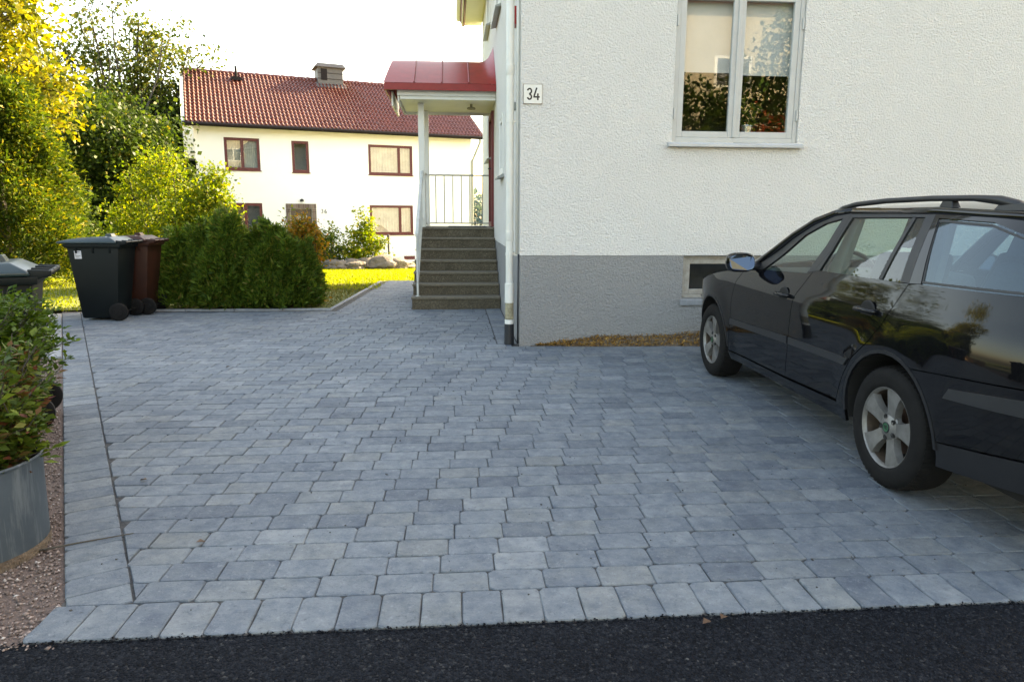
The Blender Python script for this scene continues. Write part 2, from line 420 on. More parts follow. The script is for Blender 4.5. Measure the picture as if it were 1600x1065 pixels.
# ------------------------------------------------------------------ mesh helpers
class MB:
    def __init__(s):
        s.v = []; s.f = []
    def add(s, vs, fs):
        k = len(s.v)
        s.v += [tuple(p) for p in vs]
        s.f += [tuple(i + k for i in f) for f in fs]
        return s
    def box(s, x0, x1, y0, y1, z0, z1):
        return s.add([(x0, y0, z0), (x1, y0, z0), (x1, y1, z0), (x0, y1, z0), (x0, y0, z1), (x1, y0, z1), (x1, y1, z1), (x0, y1, z1)],
                     [(0, 3, 2, 1), (4, 5, 6, 7), (0, 1, 5, 4), (1, 2, 6, 5), (2, 3, 7, 6), (3, 0, 4, 7)])
    def hexa(s, bottom, top):
        return s.add(list(bottom) + list(top), [(0, 3, 2, 1), (4, 5, 6, 7), (0, 1, 5, 4), (1, 2, 6, 5), (2, 3, 7, 6), (3, 0, 4, 7)])
    def tube(s, pts, r, n=8, cap=True):
        pts = [Vector(p) for p in pts]
        rs = r if isinstance(r, (list, tuple)) else [r] * len(pts)
        rings = []
        prev = None
        for i, p in enumerate(pts):
            d = (pts[min(i + 1, len(pts) - 1)] - pts[max(i - 1, 0)])
            d = d.normalized() if d.length > 1e-9 else Vector((0, 0, 1))
            if prev is None:
                a = Vector((1, 0, 0)) if abs(d.x) < 0.8 else Vector((0, 1, 0))
                u = d.cross(a).normalized()
            else:
                u = (prev - d * prev.dot(d)).normalized()
            w = d.cross(u)
            prev = u
            rings.append([p + (u * math.cos(2 * PI * j / n) + w * math.sin(2 * PI * j / n)) * rs[i] for j in range(n)])
        vs = [q for rg in rings for q in rg]
        fs = []
        for i in range(len(pts) - 1):
            for j in range(n):
                a, b = i * n + j, i * n + (j + 1) % n
                fs.append((a, b, b + n, a + n))
        if cap:
            fs.append(tuple(range(n - 1, -1, -1)))
            fs.append(tuple(range((len(pts) - 1) * n, len(pts) * n)))
        return s.add(vs, fs)
    def lathe(s, prof, n=32, axis='z', c=(0, 0, 0), cap=False):
        vs = []
        for r, h in prof:
            for j in range(n):
                a = 2 * PI * j / n
                p = (r * math.cos(a), r * math.sin(a), h) if axis == 'z' else (h, r * math.cos(a), r * math.sin(a))
                vs.append((p[0] + c[0], p[1] + c[1], p[2] + c[2]))
        fs = []
        for i in range(len(prof) - 1):
            for j in range(n):
                a, b = i * n + j, i * n + (j + 1) % n
                fs.append((a, b, b + n, a + n))
        if cap:
            fs.append(tuple(range(n - 1, -1, -1))); fs.append(tuple(range((len(prof) - 1) * n, len(prof) * n)))
        return s.add(vs, fs)
    def prism(s, poly, lo, hi, fn):
        n = len(poly)
        vs = [fn(a, b, lo) for a, b in poly] + [fn(a, b, hi) for a, b in poly]
        fs = [tuple(range(n - 1, -1, -1)), tuple(range(n, 2 * n))] + [(i, (i + 1) % n, (i + 1) % n + n, i + n) for i in range(n)]
        return s.add(vs, fs)
    def mesh(s, name, mat, smooth=False, off=None, bevel=0.0, segs=2):
        me = bpy.data.meshes.new(name)
        v = s.v if off is None else [(p[0] - off[0], p[1] - off[1], p[2] - off[2]) for p in s.v]
        me.from_pydata(v, [], s.f)
        bm = bmesh.new(); bm.from_mesh(me)
        bmesh.ops.recalc_face_normals(bm, faces=bm.faces)
        if bevel > 0:
            es = [e for e in bm.edges if len(e.link_faces) == 2 and e.calc_face_angle(0) > 0.5]
            bmesh.ops.bevel(bm, geom=es, offset=bevel, segments=segs, affect='EDGES', clamp_overlap=True, profile=0.5)
        bm.to_mesh(me); bm.free()
        if mat is not None:
            me.materials.append(mat)
        if smooth:
            me.polygons.foreach_set('use_smooth', [True] * len(me.polygons))
            if smooth == 'auto':
                me.set_sharp_from_angle(angle=math.radians(38))
        return me

def link(name, me, parent=None, loc=(0, 0, 0), rotz=0.0):
    o = bpy.data.objects.new(name, me)
    COL.objects.link(o)
    o.location = loc
    o.rotation_euler = (0, 0, rotz)
    if parent is not None:
        o.parent = parent
    return o

def build(name, mb, mat, parent=None, smooth=False, bevel=0.0, off=None, segs=2, loc=(0, 0, 0)):
    return link(name, mb.mesh(name, mat, smooth, off, bevel, segs), parent, loc)

def tag(o, label=None, cat=None, group=None, kind=None):
    if label: o['label'] = label
    if cat: o['category'] = cat
    if group: o['group'] = group
    if kind: o['kind'] = kind
    return o

def thing(name, label, cat, loc=(0, 0, 0), rotz=0.0, group=None):
    o = bpy.data.objects.new(name, None)
    COL.objects.link(o)
    o.location = loc
    o.rotation_euler = (0, 0, rotz)
    o.empty_display_size = 0.2
    return tag(o, label, cat, group)

def unit(a):
    return a / np.maximum(np.linalg.norm(a, axis=1, keepdims=True), 1e-9)

def quads_mesh(name, V, mat):
    n = len(V) // 4
    me = bpy.data.meshes.new(name)
    me.vertices.add(4 * n)
    me.vertices.foreach_set('co', np.ascontiguousarray(V, dtype=np.float32).ravel())
    me.loops.add(4 * n)
    me.loops.foreach_set('vertex_index', np.arange(4 * n, dtype=np.int32))
    me.polygons.add(n)
    me.polygons.foreach_set('loop_start', np.arange(0, 4 * n, 4, dtype=np.int32))
    me.update(calc_edges=True)
    me.materials.append(mat)
    return me

def leaves(P, D, N, Ln, Wd, fold=0.2):
    D = unit(D); S = unit(np.cross(D, N)); N2 = np.cross(S, D)
    Ln = Ln[:, None]; Wd = Wd[:, None]
    V = np.empty((len(P), 4, 3))
    V[:, 0] = P
    V[:, 1] = P + D * Ln * 0.45 + S * Wd * 0.5 + N2 * Wd * fold
    V[:, 2] = P + D * Ln
    V[:, 3] = P + D * Ln * 0.45 - S * Wd * 0.5 + N2 * Wd * fold
    return V.reshape(-1, 3)

def rdir(n):
    return unit(rng.normal(size=(n, 3)))

def clump_leaves(centres, per, spread, size, up=0.3):
    k = len(centres)
    C = np.repeat(centres, per, axis=0)
    n = len(C)
    sp = np.repeat(spread * (0.6 + 0.8 * rng.random(k)), per)[:, None]
    P = C + rng.normal(size=(n, 3)) * sp * np.array([1, 1, 0.75])
    D = unit(P - C) * 0.6 + rdir(n) + np.array([0, 0, -0.25])
    N = rdir(n) * 0.9 + np.array([0, 0, 1.0]) * up + np.array([0.0, 0, 0.3])
    Ln = size * (0.6 + 0.8 * rng.random(n))
    return leaves(P, D, N, Ln, Ln * (0.55 + 0.3 * rng.random(n)))

def ellipsoid_points(n, c, r, shell=0.55):
    d = rdir(n)
    t = (shell ** 3 + (1 - shell ** 3) * rng.random(n)) ** (1 / 3)
    lump = 1 + 0.16 * np.sin(d[:, 0] * 5.1 + c[0]) * np.cos(d[:, 2] * 4.3 + c[1]) + 0.10 * np.sin(d[:, 1] * 9.0 + c[2])
    return np.array(c) + d * np.array(r) * (t * lump)[:, None]

def wobble_path(a, b, k=5, amp=0.12):
    a = Vector(a); b = Vector(b)
    pts = []
    for i in range(k + 1):
        t = i / k
        p = a.lerp(b, t)
        if 0 < i < k:
            p += Vector((random.uniform(-1, 1), random.uniform(-1, 1), random.uniform(-0.5, 0.8))) * amp
        pts.append(p)
    return pts

def make_tree(name, label, loc, trunk_h, trunk_r, blobs, leafmat, per=28, size=0.16, spread=0.35, twigs=14, group=None, cat='tree', lean=(0, 0)):
    """blobs: (centre, radii, number of clumps) in the tree's own frame"""
    root = thing(name, label, cat, loc, 0, group)
    tb = MB()
    top = Vector((lean[0], lean[1], trunk_h))
    tb.tube([(0, 0, -0.3), (0.03, 0, 0.25 * trunk_h), (lean[0] * 0.5, lean[1] * 0.5, 0.6 * trunk_h), top], [trunk_r * 1.35, trunk_r, trunk_r * 0.85, trunk_r * 0.6], 9)
    Vs = []
    for c, r, k in blobs:
        c = Vector(c)
        start = top if c.z > trunk_h * 0.9 else Vector((lean[0] * 0.6, lean[1] * 0.6, max(0.3, min(trunk_h * 0.8, c.z - r[2] * 0.6))))
        p = wobble_path(start, c, 5, 0.15)
        tb.tube(p, [trunk_r * 0.55 * (1 - 0.75 * i / 5) for i in range(6)], 6, False)
        cen = ellipsoid_points(k, c, r)
        Vs.append(clump_leaves(cen, per, spread, size))
        for q in cen[rng.permutation(k)[:twigs]]:
            tb.tube(wobble_path(c.lerp(start, random.random() * 0.4), q, 3, 0.1), [trunk_r * 0.16, trunk_r * 0.12, trunk_r * 0.08, trunk_r * 0.04], 4, False)
    build('trunk', tb, M['bark'], root, True)
    link('crown', quads_mesh('crown', np.concatenate(Vs), leafmat), root)
    return root

def wall_holes(u0, u1, w0, w1, holes, fn, depth):
    """front face of a wall with rectangular openings and their reveals; fn(u, w, d)"""
    mb = MB()
    us = sorted({u0, u1} | {h[0] for h in holes} | {h[1] for h in holes})
    ws = sorted({w0, w1} | {h[2] for h in holes} | {h[3] for h in holes})
    us = [u for u in us if u0 <= u <= u1]; ws = [w for w in ws if w0 <= w <= w1]
    idx = {}
    vs = []
    for i, u in enumerate(us):
        for j, w in enumerate(ws):
            idx[i, j] = len(vs); vs.append(fn(u, w, 0))
    fs = []
    for i in range(len(us) - 1):
        for j in range(len(ws) - 1):
            cu, cw = (us[i] + us[i + 1]) / 2, (ws[j] + ws[j + 1]) / 2
            if any(h[0] < cu < h[1] and h[2] < cw < h[3] for h in holes):
                continue
            fs.append((idx[i, j], idx[i + 1, j], idx[i + 1, j + 1], idx[i, j + 1]))
    mb.add(vs, fs)
    for a, b, c, d in holes:
        c = max(c, w0); d = min(d, w1)
        q = [(a, c), (b, c), (b, d), (a, d)]
        mb.add([fn(x, y, 0) for x, y in q] + [fn(x, y, depth) for x, y in q], [(i, (i + 1) % 4, (i + 1) % 4 + 4, i + 4) for i in range(4)])
    return mb

def frame_ring(mb, u0, u1, w0, w1, t, d0, d1, fn):
    def bx(a, b, c, d):
        mb.hexa([fn(a, c, d0), fn(b, c, d0), fn(b, c, d1), fn(a, c, d1)], [fn(a, d, d0), fn(b, d, d0), fn(b, d, d1), fn(a, d, d1)])
    bx(u0, u0 + t, w0, w1); bx(u1 - t, u1, w0, w1)
    bx(u0 + t, u1 - t, w0, w0 + t); bx(u0 + t, u1 - t, w1 - t, w1)

def text_mesh(name, s, size, mat, extrude=0.002, bold=0.0, sx=1.0):
    c = bpy.data.curves.new('tmp_text', 'FONT')
    c.body = s; c.size = size; c.extrude = extrude; c.offset = bold
    c.align_x = 'CENTER'; c.align_y = 'CENTER'
    o = bpy.data.objects.new('tmp_text', c)
    COL.objects.link(o)
    bpy.context.view_layer.update()
    me = bpy.data.meshes.new_from_object(o.evaluated_get(bpy.context.evaluated_depsgraph_get()))
    bpy.data.objects.remove(o); bpy.data.curves.remove(c)
    me.name = name
    me.transform(Matrix.Diagonal((sx, 1, 1, 1)))
    me.transform(Matrix.Rotation(PI / 2, 4, 'X'))       # stands upright, facing -y
    me.materials.clear(); me.materials.append(mat)
    return me

# ================================================================== SETTING
def sstep(a, b, x):
    t = min(1.0, max(0.0, (x - a) / (b - a)))
    return t * t * (3 - 2 * t)

def tz(x, y):
    return -0.70 * sstep(12.5, 29.0, y) - 6.0 * sstep(60, 130, y)

def sheet(name, xs, ys, zf, mat, keep=None, kind='structure'):
    mb = MB()
    vs = [(x, y, zf(x, y)) for y in ys for x in xs]
    n = len(xs)
    fs = []
    for j in range(len(ys) - 1):
        for i in range(n - 1):
            if keep is None or keep((xs[i] + xs[i + 1]) / 2, (ys[j] + ys[j + 1]) / 2):
                fs.append((j * n + i, j * n + i + 1, (j + 1) * n + i + 1, (j + 1) * n + i))
    mb.add(vs, fs)
    return tag(build(name, mb, mat, None, True), kind=kind)

def frange(a, b, s):
    return [a + s * i for i in range(int(round((b - a) / s)) + 1)]

gx = [-400, -200, -100, -60, -40] + frange(-30, 30, 1.5) + [40, 60, 100, 200, 400]
gy = [-200, -100, -60, -30] + frange(-20, 60, 1.0) + [70, 80, 95, 110, 130, 180, 260, 400, 800]
sheet('ground', gx, gy, lambda x, y: tz(x, y) - 0.06, M['turf'])

# road: fresh asphalt in front of the header course
road = MB()
edge = [(-60, -2.0), (-12, -0.6), (-4.5, 1.25), (-3.0, 1.72), (-2.1, 2.02), (-1.62, 2.165), (-1.42, 2.187), (12, 2.187), (60, 2.187)]
vs = [(x, -5.5 if x > -30 else -9, -0.008) for x, y in edge] + [(x, y, -0.008) for x, y in edge]
k = len(edge)
road.add(vs, [(i, i + 1, i + 1 + k, i + k) for i in range(k - 1)])
tag(build('road', road, M['asphalt']), kind='structure')

# ragged asphalt crumbs along the edge of the header course
cr = []
for i in range(900):
    x = random.uniform(-1.6, 3.0)
    cr.append((x, 2.187 + random.gauss(0, 0.004), -0.006 + random.random() * 0.004))
cr = np.array(cr)
d = rdir(len(cr)); d[:, 2] *= 0.3
rim = tag(link('asphalt_crumbs', quads_mesh('asphalt_crumbs', leaves(cr, d, np.tile([0, 0, 1.0], (len(cr), 1)) + rdir(len(cr)) * .4, 0.006 + 0.008 * rng.random(len(cr)), 0.006 + 0.007 * rng.random(len(cr))), M['asphalt'])), kind='stuff')

# the coarse grains that stand proud of the nearest strip of asphalt
ag = np.stack([rng.uniform(-2.6, 2.9, 30000), 2.185 - 1.15 * rng.random(30000), np.full(30000, -0.009)], 1)
ag = ag[ag[:, 1] < np.where(ag[:, 0] < -1.42, 2.17 + (ag[:, 0] + 1.42) * 0.28, 2.19)]

# gravel bed between the tubs and the paving
S0 = Vector((-1.421, 2.455)); SD = Vector((-0.4642, 0.8857)); SP = Vector((0.8857, 0.4642)); SW = 0.216
def strip_x(y, off=0.0):       # x of the outer border line shifted off metres to the right
    return S0.x + SD.x / SD.y * (y - S0.y) + off / SP.x
gb = MB()
ys = frange(1.6, 10.2, 0.4)
vs = []
for y in ys:
    lim = strip_x(max(y, 2.2)) if y > 2.19 else None
    xr = lim + 0.06 if y > 2.42 else -1.36
    vs += [(-4.6, y, -0.014), (xr, y, -0.014)]
gb.add(vs, [(2 * i, 2 * i + 1, 2 * i + 3, 2 * i + 2) for i in range(len(ys) - 1)])
tag(build('gravel_bed', gb, M['gravelbed']), kind='structure')

def stones(name, pts, sizes, mat):
    octa = np.array([[1, 0, 0], [-1, 0, 0], [0, 1, 0], [0, -1, 0], [0, 0, 1], [0, 0, -1]], float)
    tri = np.array([[0, 2, 4], [2, 1, 4], [1, 3, 4], [3, 0, 4], [2, 0, 5], [1, 2, 5], [3, 1, 5], [0, 3, 5]])
    n = len(pts)
    V = octa[None] * (sizes[:, None, None] * (0.6 + 0.7 * rng.random((n, 1, 3)))) * np.array([1, 1, 0.7])
    a = rng.random(n) * 6.28
    R = np.zeros((n, 3, 3)); R[:, 0, 0] = np.cos(a); R[:, 0, 1] = -np.sin(a); R[:, 1, 0] = np.sin(a); R[:, 1, 1] = np.cos(a); R[:, 2, 2] = 1
    V = np.einsum('nij,nkj->nki', R, V) + rng.normal(size=(n, 6, 3)) * sizes[:, None, None] * 0.15 + pts[:, None, :]
    Fc = (tri[None] + (np.arange(n) * 6)[:, None, None]).reshape(-1, 3)
    me = bpy.data.meshes.new(name)
    me.vertices.add(6 * n); me.vertices.foreach_set('co', V.astype(np.float32).ravel())
    me.loops.add(len(Fc) * 3); me.loops.foreach_set('vertex_index', Fc.astype(np.int32).ravel())
    me.polygons.add(len(Fc)); me.polygons.foreach_set('loop_start', np.arange(0, len(Fc) * 3, 3, dtype=np.int32))
    me.update(calc_edges=True); me.materials.append(mat)
    return me

tag(link('asphalt_grains', stones('asphalt_grains', ag, 0.0028 + 0.0038 * rng.random(len(ag)), L['grain'])), kind='stuff')
pp = []
while len(pp) < 15000:
    y = 1.75 + 6.5 * random.random() ** 1.7
    x = (strip_x(max(y, 2.2)) if y > 2.16 else -1.5 - (2.16 - y) * 2.2) - abs(random.gauss(0, 0.55)) - 0.012
    pp.append((x, y, -0.012 + random.random() * 0.006))
pp = np.array(pp)
tag(link('gravel', stones('gravel', pp, 0.0035 + 0.0065 * rng.random(len(pp)) ** 2, L['pebble'])), kind='stuff')

# lawn
def lawn_keep(x, y):
    if -9 < x < -2.0 + 0.0 and y < 10.4 and x > strip_x(y) - 0.6: return False
    if x > -1.95 + 0.066 * (y - 10.1) + 0.25 and y < 15.2: return False
    return True
sheet('lawn', frange(-22, 12, 0.5), frange(10.5, 33, 0.5), lambda x, y: tz(x, y) - 0.014 + 0.012 * math.sin(x * 2.1) * math.cos(y * 1.7), M['lawn'], lawn_keep)

def blades(name, pts, h, mat):
    n = len(pts)
    D = rng.normal(size=(n, 3)) * 0.35 + np.array([0, 0, 1.0])
    H = h * (0.5 + rng.random(n))
    return link(name, quads_mesh(name, leaves(pts, D, rdir(n), H, H * 0.22 + 0.004, 0.0), mat))
gp = []
while len(gp) < 60000:
    y = 13.2 + 15.5 * random.random()
    x = random.uniform(-5.6, 0.6)
    if x > -1.42 and y < 15.15: continue
    gp.append((x, y, tz(x, y) - 0.02))
tag(blades('grass', np.array(gp), 0.055, L['grass']), kind='stuff')
gp = []
while len(gp) < 9000:
    y = random.uniform(10.4, 14.2); x = random.uniform(-4.4, -1.3)
    if x > -1.86 + 0.066 * (y - 10.1): continue
    if random.random() > 0.25 + (y - 10.4) / 4: continue
    gp.append((x, y, -0.02))
tag(blades('grass', np.array(gp), 0.035, L['drygrass']), kind='stuff')
gp = []
while len(gp) < 14000:
    y = random.uniform(10.4, 17.5); x = random.uniform(-9.5, -4.6)
    gp.append((x, y, tz(x, y) - 0.02))
tag(blades('grass', np.array(gp), 0.05, L['grass']), kind='stuff')

# ------------------------------------------------------------------ driveway of tumbled pavers
bed = MB()
bpoly = [(-1.415, 2.455), (-1.415, 2.19), (7.0, 2.19), (7.0, 7.30), (0.68, 7.30), (0.68, 14.9), (-1.5, 14.9), (-1.8, 10.3), (strip_x(10.3), 10.3)]
bed.add([(x, y, -0.0075) for x, y in bpoly], [tuple(range(len(bpoly)))])
driveway = tag(build('driveway', bed, M['joint']), kind='structure')

def outline(hx, hy, r):
    pts = []
    for sx, sy in ((1, -1), (1, 1), (-1, 1), (-1, -1)):
        a, b = r.uniform(0.004, 0.020), r.uniform(0.004, 0.017)
        p1, p2 = (sx * hx, sy * (hy - b)), (sx * (hx - a), sy * hy)
        pts += [p1, p2] if sx * sy > 0 else [p2, p1]
        if sx * sy > 0:
            nx = -sx
            pts.append((r.uniform(-0.02, 0.02), sy * hy + r.uniform(-0.0030, 0.0014) * sy))
    return pts

def paver_geo(pts, r, zt=0.0):
    n = len(pts)
    cx_ = sum(p[0] for p in pts) / n; cy_ = sum(p[1] for p in pts) / n
    vs = [(x, y, -0.05) for x, y in pts] + [(x, y, -0.0042 + r.uniform(-0.001, 0.001)) for x, y in pts]
    for x, y in pts:
        dx, dy = cx_ - x, cy_ - y
        l = math.hypot(dx, dy) or 1
        q = r.uniform(0.0025, 0.006)
        vs.append((x + dx / l * q, y + dy / l * q, zt + r.uniform(-0.0008, 0.0008)))
    fs = [(i, (i + 1) % n, (i + 1) % n + n, i + n) for i in range(n)] + [(i + n, (i + 1) % n + n, (i + 1) % n + 2 * n, i + 2 * n) for i in range(n)]
    fs.append(tuple(range(2 * n, 3 * n)))
    return vs, fs

pr = random.Random(5)
VAR = [paver_geo(outline(0.1051, 0.0705, pr), pr) for _ in range(18)]
def clip(poly, nx, ny, c):      # keep nx*x + ny*y >= c
    out = []
    for i in range(len(poly)):
        a, b = poly[i], poly[(i + 1) % len(poly)]
        da, db = nx * a[0] + ny * a[1] - c, nx * b[0] + ny * b[1] - c
        if da >= 0: out.append(a)
        if (da >= 0) != (db >= 0):
            t = da / (da - db)
            out.append((a[0] + (b[0] - a[0]) * t, a[1] + (b[1] - a[1]) * t))
    return out
def parea(p):
    return 0.5 * sum(p[i][0] * p[(i + 1) % len(p)][1] - p[(i + 1) % len(p)][0] * p[i][1] for i in range(len(p)))

PAV = []          # (x, y, rot, variant or None, polygon)
def rect(x, y, rot, hx, hy):
    c, s = math.cos(rot), math.sin(rot)
    return [(x + c * a - s * b, y + s * a + c * b) for a, b in ((-hx, -hy), (hx, -hy), (hx, hy), (-hx, hy))]
def lay(x, y, rot, planes):
    full = rect(x, y, rot, 0.1055, 0.071)
    p = full
    for pl in planes:
        p = clip(p, *pl)
        if len(p) < 3: return
    a = parea(p)
    if a > 0.985 * 0.1055 * 0.071 * 4:
        PAV.append((x, y, rot, pr.randrange(18), None))
    elif a > 0.0022:
        cxx = sum(q[0] for q in p) / len(p); cyy = sum(q[1] for q in p) / len(p)
        q2 = []
        for qx, qy in p:
            dx, dy = cxx - qx, cyy - qy; l = math.hypot(dx, dy) or 1
            q2.append((qx + dx / l * 0.0035 - cxx, qy + dy / l * 0.0035 - cyy))
        PAV.append((cxx, cyy, 0.0, None, q2))

P_, Q_ = 0.2125, 0.1435
inner = S0 + SP * (SW + 0.004)
INN = (SP.x, SP.y, SP.x * inner.x + SP.y * inner.y)
OUT_ = (-SP.x, -SP.y, -(SP.x * (S0.x + SP.x * SW) + SP.y * (S0.y + SP.y * SW)))
x = -1.352                                              # header course along the road
while x < 5.5:
    lay(x, 2.298, PI / 2 + pr.gauss(0, 0.006), [])
    x += Q_ + pr.uniform(-0.0015, 0.0015)
k = -2
while True:                                             # border strip on the left
    c = S0 + SD * (Q_ * (k + 0.5)) + SP * (SW / 2)
    if c.y > 10.15: break
    lay(c.x, c.y, math.atan2(SP.y, SP.x) + pr.gauss(0, 0.006), [(0, 1, 2.407)])
    k += 1
Y0 = 2.408
i = 0
while True:
    y = Y0 + Q_ * (i + 0.5)
    if y > 14.85: break
    if y < 7.22: xr = 6.6
    elif y < 7.42: xr = 0.60
    elif y < 10.27: xr = 0.447
    elif y < 13.45: xr = -0.645
    else: xr = 0.66
    planes = [(-1, 0, -xr)]
    if y < 10.22:
        planes.append(INN); x = strip_x(y, SW) - 0.3
    else:
        xl = -1.70 + 0.066 * (y - 10.1); planes.append((1, -0.066, xl - 0.066 * y)); x = xl - 0.3
    x += ((i % 2) * 0.5 + pr.uniform(-0.09, 0.09)) * P_
    while x < xr + 0.2:
        lay(x, y + pr.gauss(0, 0.0012), pr.gauss(0, 0.004), planes)
        x += P_ + pr.uniform(-0.002, 0.003)
    i += 1
y = 7.45 + Q_ / 2
while y < 10.25:                                        # soldier strip along the side wall
    lay(0.562, y, pr.gauss(0, 0.005), [])
    y += Q_

def shown(e):
    q = project((e[0], e[1], 0))
    if q is None or not (-20 < q[0] < 1620 and q[1] < 1075): return 0
    if q[0] > 1330 and q[1] < 700: return 0
    return 1.0 / q[2] ** 3 * (0.5 if e[3] is None else 1)
PAV.sort(key=shown, reverse=True)
VM = []
for i, (vs, fs) in enumerate(VAR):
    mb = MB(); mb.add(vs, fs); VM.append(mb.mesh('paver', M['paver']))
field = MB()
for i, (x, y, rot, var, poly) in enumerate(PAV):
    zt = pr.gauss(0, 0.0012)
    if i < 300:
        if var is None:
            mb = MB(); mb.add(*paver_geo(poly, pr)); me = mb.mesh('paver', M['paver'])
        else:
            me = VM[var]
        o = link('paver', me, driveway, (x, y, zt), rot + (PI if pr.random() < 0.5 and var is not None else 0))
        o.rotation_euler.x = pr.gauss(0, 0.006); o.rotation_euler.y = pr.gauss(0, 0.004)
    else:
        vs, fs = VAR[var] if var is not None else paver_geo(poly, pr)
        c, s = math.cos(rot), math.sin(rot)
        tx, ty = pr.gauss(0, 0.006), pr.gauss(0, 0.004)
        field.add([(x + c * a - s * b, y + s * a + c * b, z + zt + a * ty + b * tx) for a, b, z in vs], fs)
tag(build('paver_field', field, M['paver'], driveway), kind='stuff')

# dark seeds and crumbs lying in the joints
sp = np.array([(random.uniform(-1.5, 3.0), 2.3 + 7.5 * random.random() ** 1.4, 0.003) for _ in range(230)])
sp = sp[[strip_x(max(p[1], 2.5)) < p[0] for p in sp]]
tag(link('debris', stones('debris', sp, 0.003 + 0.004 * rng.random(len(sp)), M['joint'])), kind='stuff')

# kerb stones: pale slabs beside the far part of the border, low edging before the hedge and along the path
def kerb(name, a, b, w, z0, z1, label, group, n):
    a = Vector(a); b = Vector(b); d = (b - a); l = d.length / n; u = d.normalized(); p = Vector((-u.y, u.x))
    for i in range(n):
        s = a + u * (l * i + 0.004); e = a + u * (l * (i + 1) - 0.004)
        mb = MB()
        q = [s, e, e + p * w, s + p * w]
        mb.hexa([(v.x, v.y, z0) for v in q], [(v.x, v.y, z1) for v in q])
        o = build(name, mb, M['kerb'], driveway, False, 0.008)
ka = S0 + SD * 5.1 - SP * 0.006; kb = S0 + SD * 8.55 - SP * 0.006
kerb('kerb_stone', ka, kb, 0.16, -0.05, 0.012, '', '', 4)
kerb('kerb_stone', (-1.80, 10.27), (-5.2, 10.27), -0.07, -0.05, 0.022, '', '', 5)
kerb('kerb_stone', (-1.79, 10.24), (-1.50, 14.75), 0.07, -0.05, 0.008, '', '', 5)

# mulch heaped against the plinth
n = 5200
mx = 0.86 + rng.random(n) * 4.4
prof = np.clip(0.115 * np.sin(np.clip((mx - 0.78) / 0.9, 0, PI / 2)) + 0.014 * np.sin(mx * 5.3) + 0.008 * np.sin(mx * 13), 0.01, 0.2)
t = rng.random(n)
mp = np.stack([mx, 7.318 - prof * 1.05 * t, prof * (1 - t) + 0.004 + 0.006 * rng.random(n)], 1)
bedm = MB()
xs = frange(0.80, 5.3, 0.15)
vs = []
for x in xs:
    h = max(0.006, 0.115 * math.sin(min(PI / 2, max(0, (x - 0.78) / 0.9))) + 0.014 * math.sin(x * 5.3))
    vs += [(x, 7.318 - 1.05 * h, -0.004), (x, 7.318, h - 0.004)]
bedm.add(vs, [(2 * i, 2 * i + 2, 2 * i + 3, 2 * i + 1) for i in range(len(xs) - 1)])
mul = build('mulch', bedm, M['soil'], None, True)
tag(mul, kind='stuff')
dd = rdir(n); dd[:, 2] = np.abs(dd[:, 2]) * 0.5
chips = link('mulch_chips', quads_mesh('mulch_chips', leaves(mp, dd, rdir(n) + np.array([0, -.6, 1.0]), 0.012 + 0.022 * rng.random(n), 0.006 + 0.01 * rng.random(n)), L['mulch']), mul)
tag(chips, kind='stuff')

# ================================================================== WHITE HOUSE (number 34)
HX, HY, HX2, HY2 = 0.678, 7.325, 10.7, 16.85
EAVE = 5.95
O = (HX, HY, 0)
house = thing('house', 'white stucco house with grey plinth beside the paved driveway', 'house', O)
def hb(name, mb, mat, parent=None, **k):
    return build(name, mb, mat, parent or house, off=O, **k)
PZ = 0.958
fr = lambda u, w, d: (u, HY + d, w)               # front wall, d goes inwards
sd = lambda u, w, d: (HX + d, u, w)               # side wall, u runs along y
WIN = (2.245, 3.585, 2.125, 3.62)
BWIN = (2.43, 3.42, 0.50, 0.958)
mb = wall_holes(HX, HX2, PZ, EAVE, [WIN], fr, 0.16)
MX = (HX + HX2) / 2
RIDGE = EAVE + (MX - HX) * math.tan(math.radians(40))
mb.add([(HX, HY, EAVE), (HX2, HY, EAVE), (MX, HY, RIDGE)], [(0, 1, 2)])
mb.add([(HX, HY2, EAVE), (HX2, HY2, EAVE), (MX, HY2, RIDGE)], [(0, 2, 1)])
SW1 = (13.05, 14.1, 2.40, 3.35); SW2 = (9.75, 10.35, 1.92, 2.72)
SW3 = (13.3, 14.4, 4.74, 5.6); SW4 = (10.4, 11.5, 4.26, 5.5)
DOOR = (12.15, 13.10, 1.17, 3.08)
mbs = wall_holes(HY, HY2, PZ, EAVE, [SW1, SW2, SW3, SW4, DOOR], sd, 0.12)
mb.add(mbs.v, mbs.f)
mb.add([(HX2, HY, -.1), (HX2, HY2, -.1), (HX2, HY2, EAVE), (HX2, HY, EAVE)], [(0, 1, 2, 3)])
mb.add([(HX, HY2, -.1), (HX2, HY2, -.1), (HX2, HY2, EAVE), (HX, HY2, EAVE)], [(0, 1, 2, 3)])
hb('wall', mb, M['wall'])
mb = wall_holes(HX + 0.004, HX2, -0.1, PZ - 0.002, [BWIN], lambda u, w, d: (u, HY + 0.004 + d, w), 0.20)
mb2 = wall_holes(HY + 0.004, HY2, -0.1, PZ - 0.002, [], lambda u, w, d: (HX + 0.004 + d, u, w), 0.1)
mb.add(mb2.v, mb2.f)
hb('plinth', mb, M['plinth'])

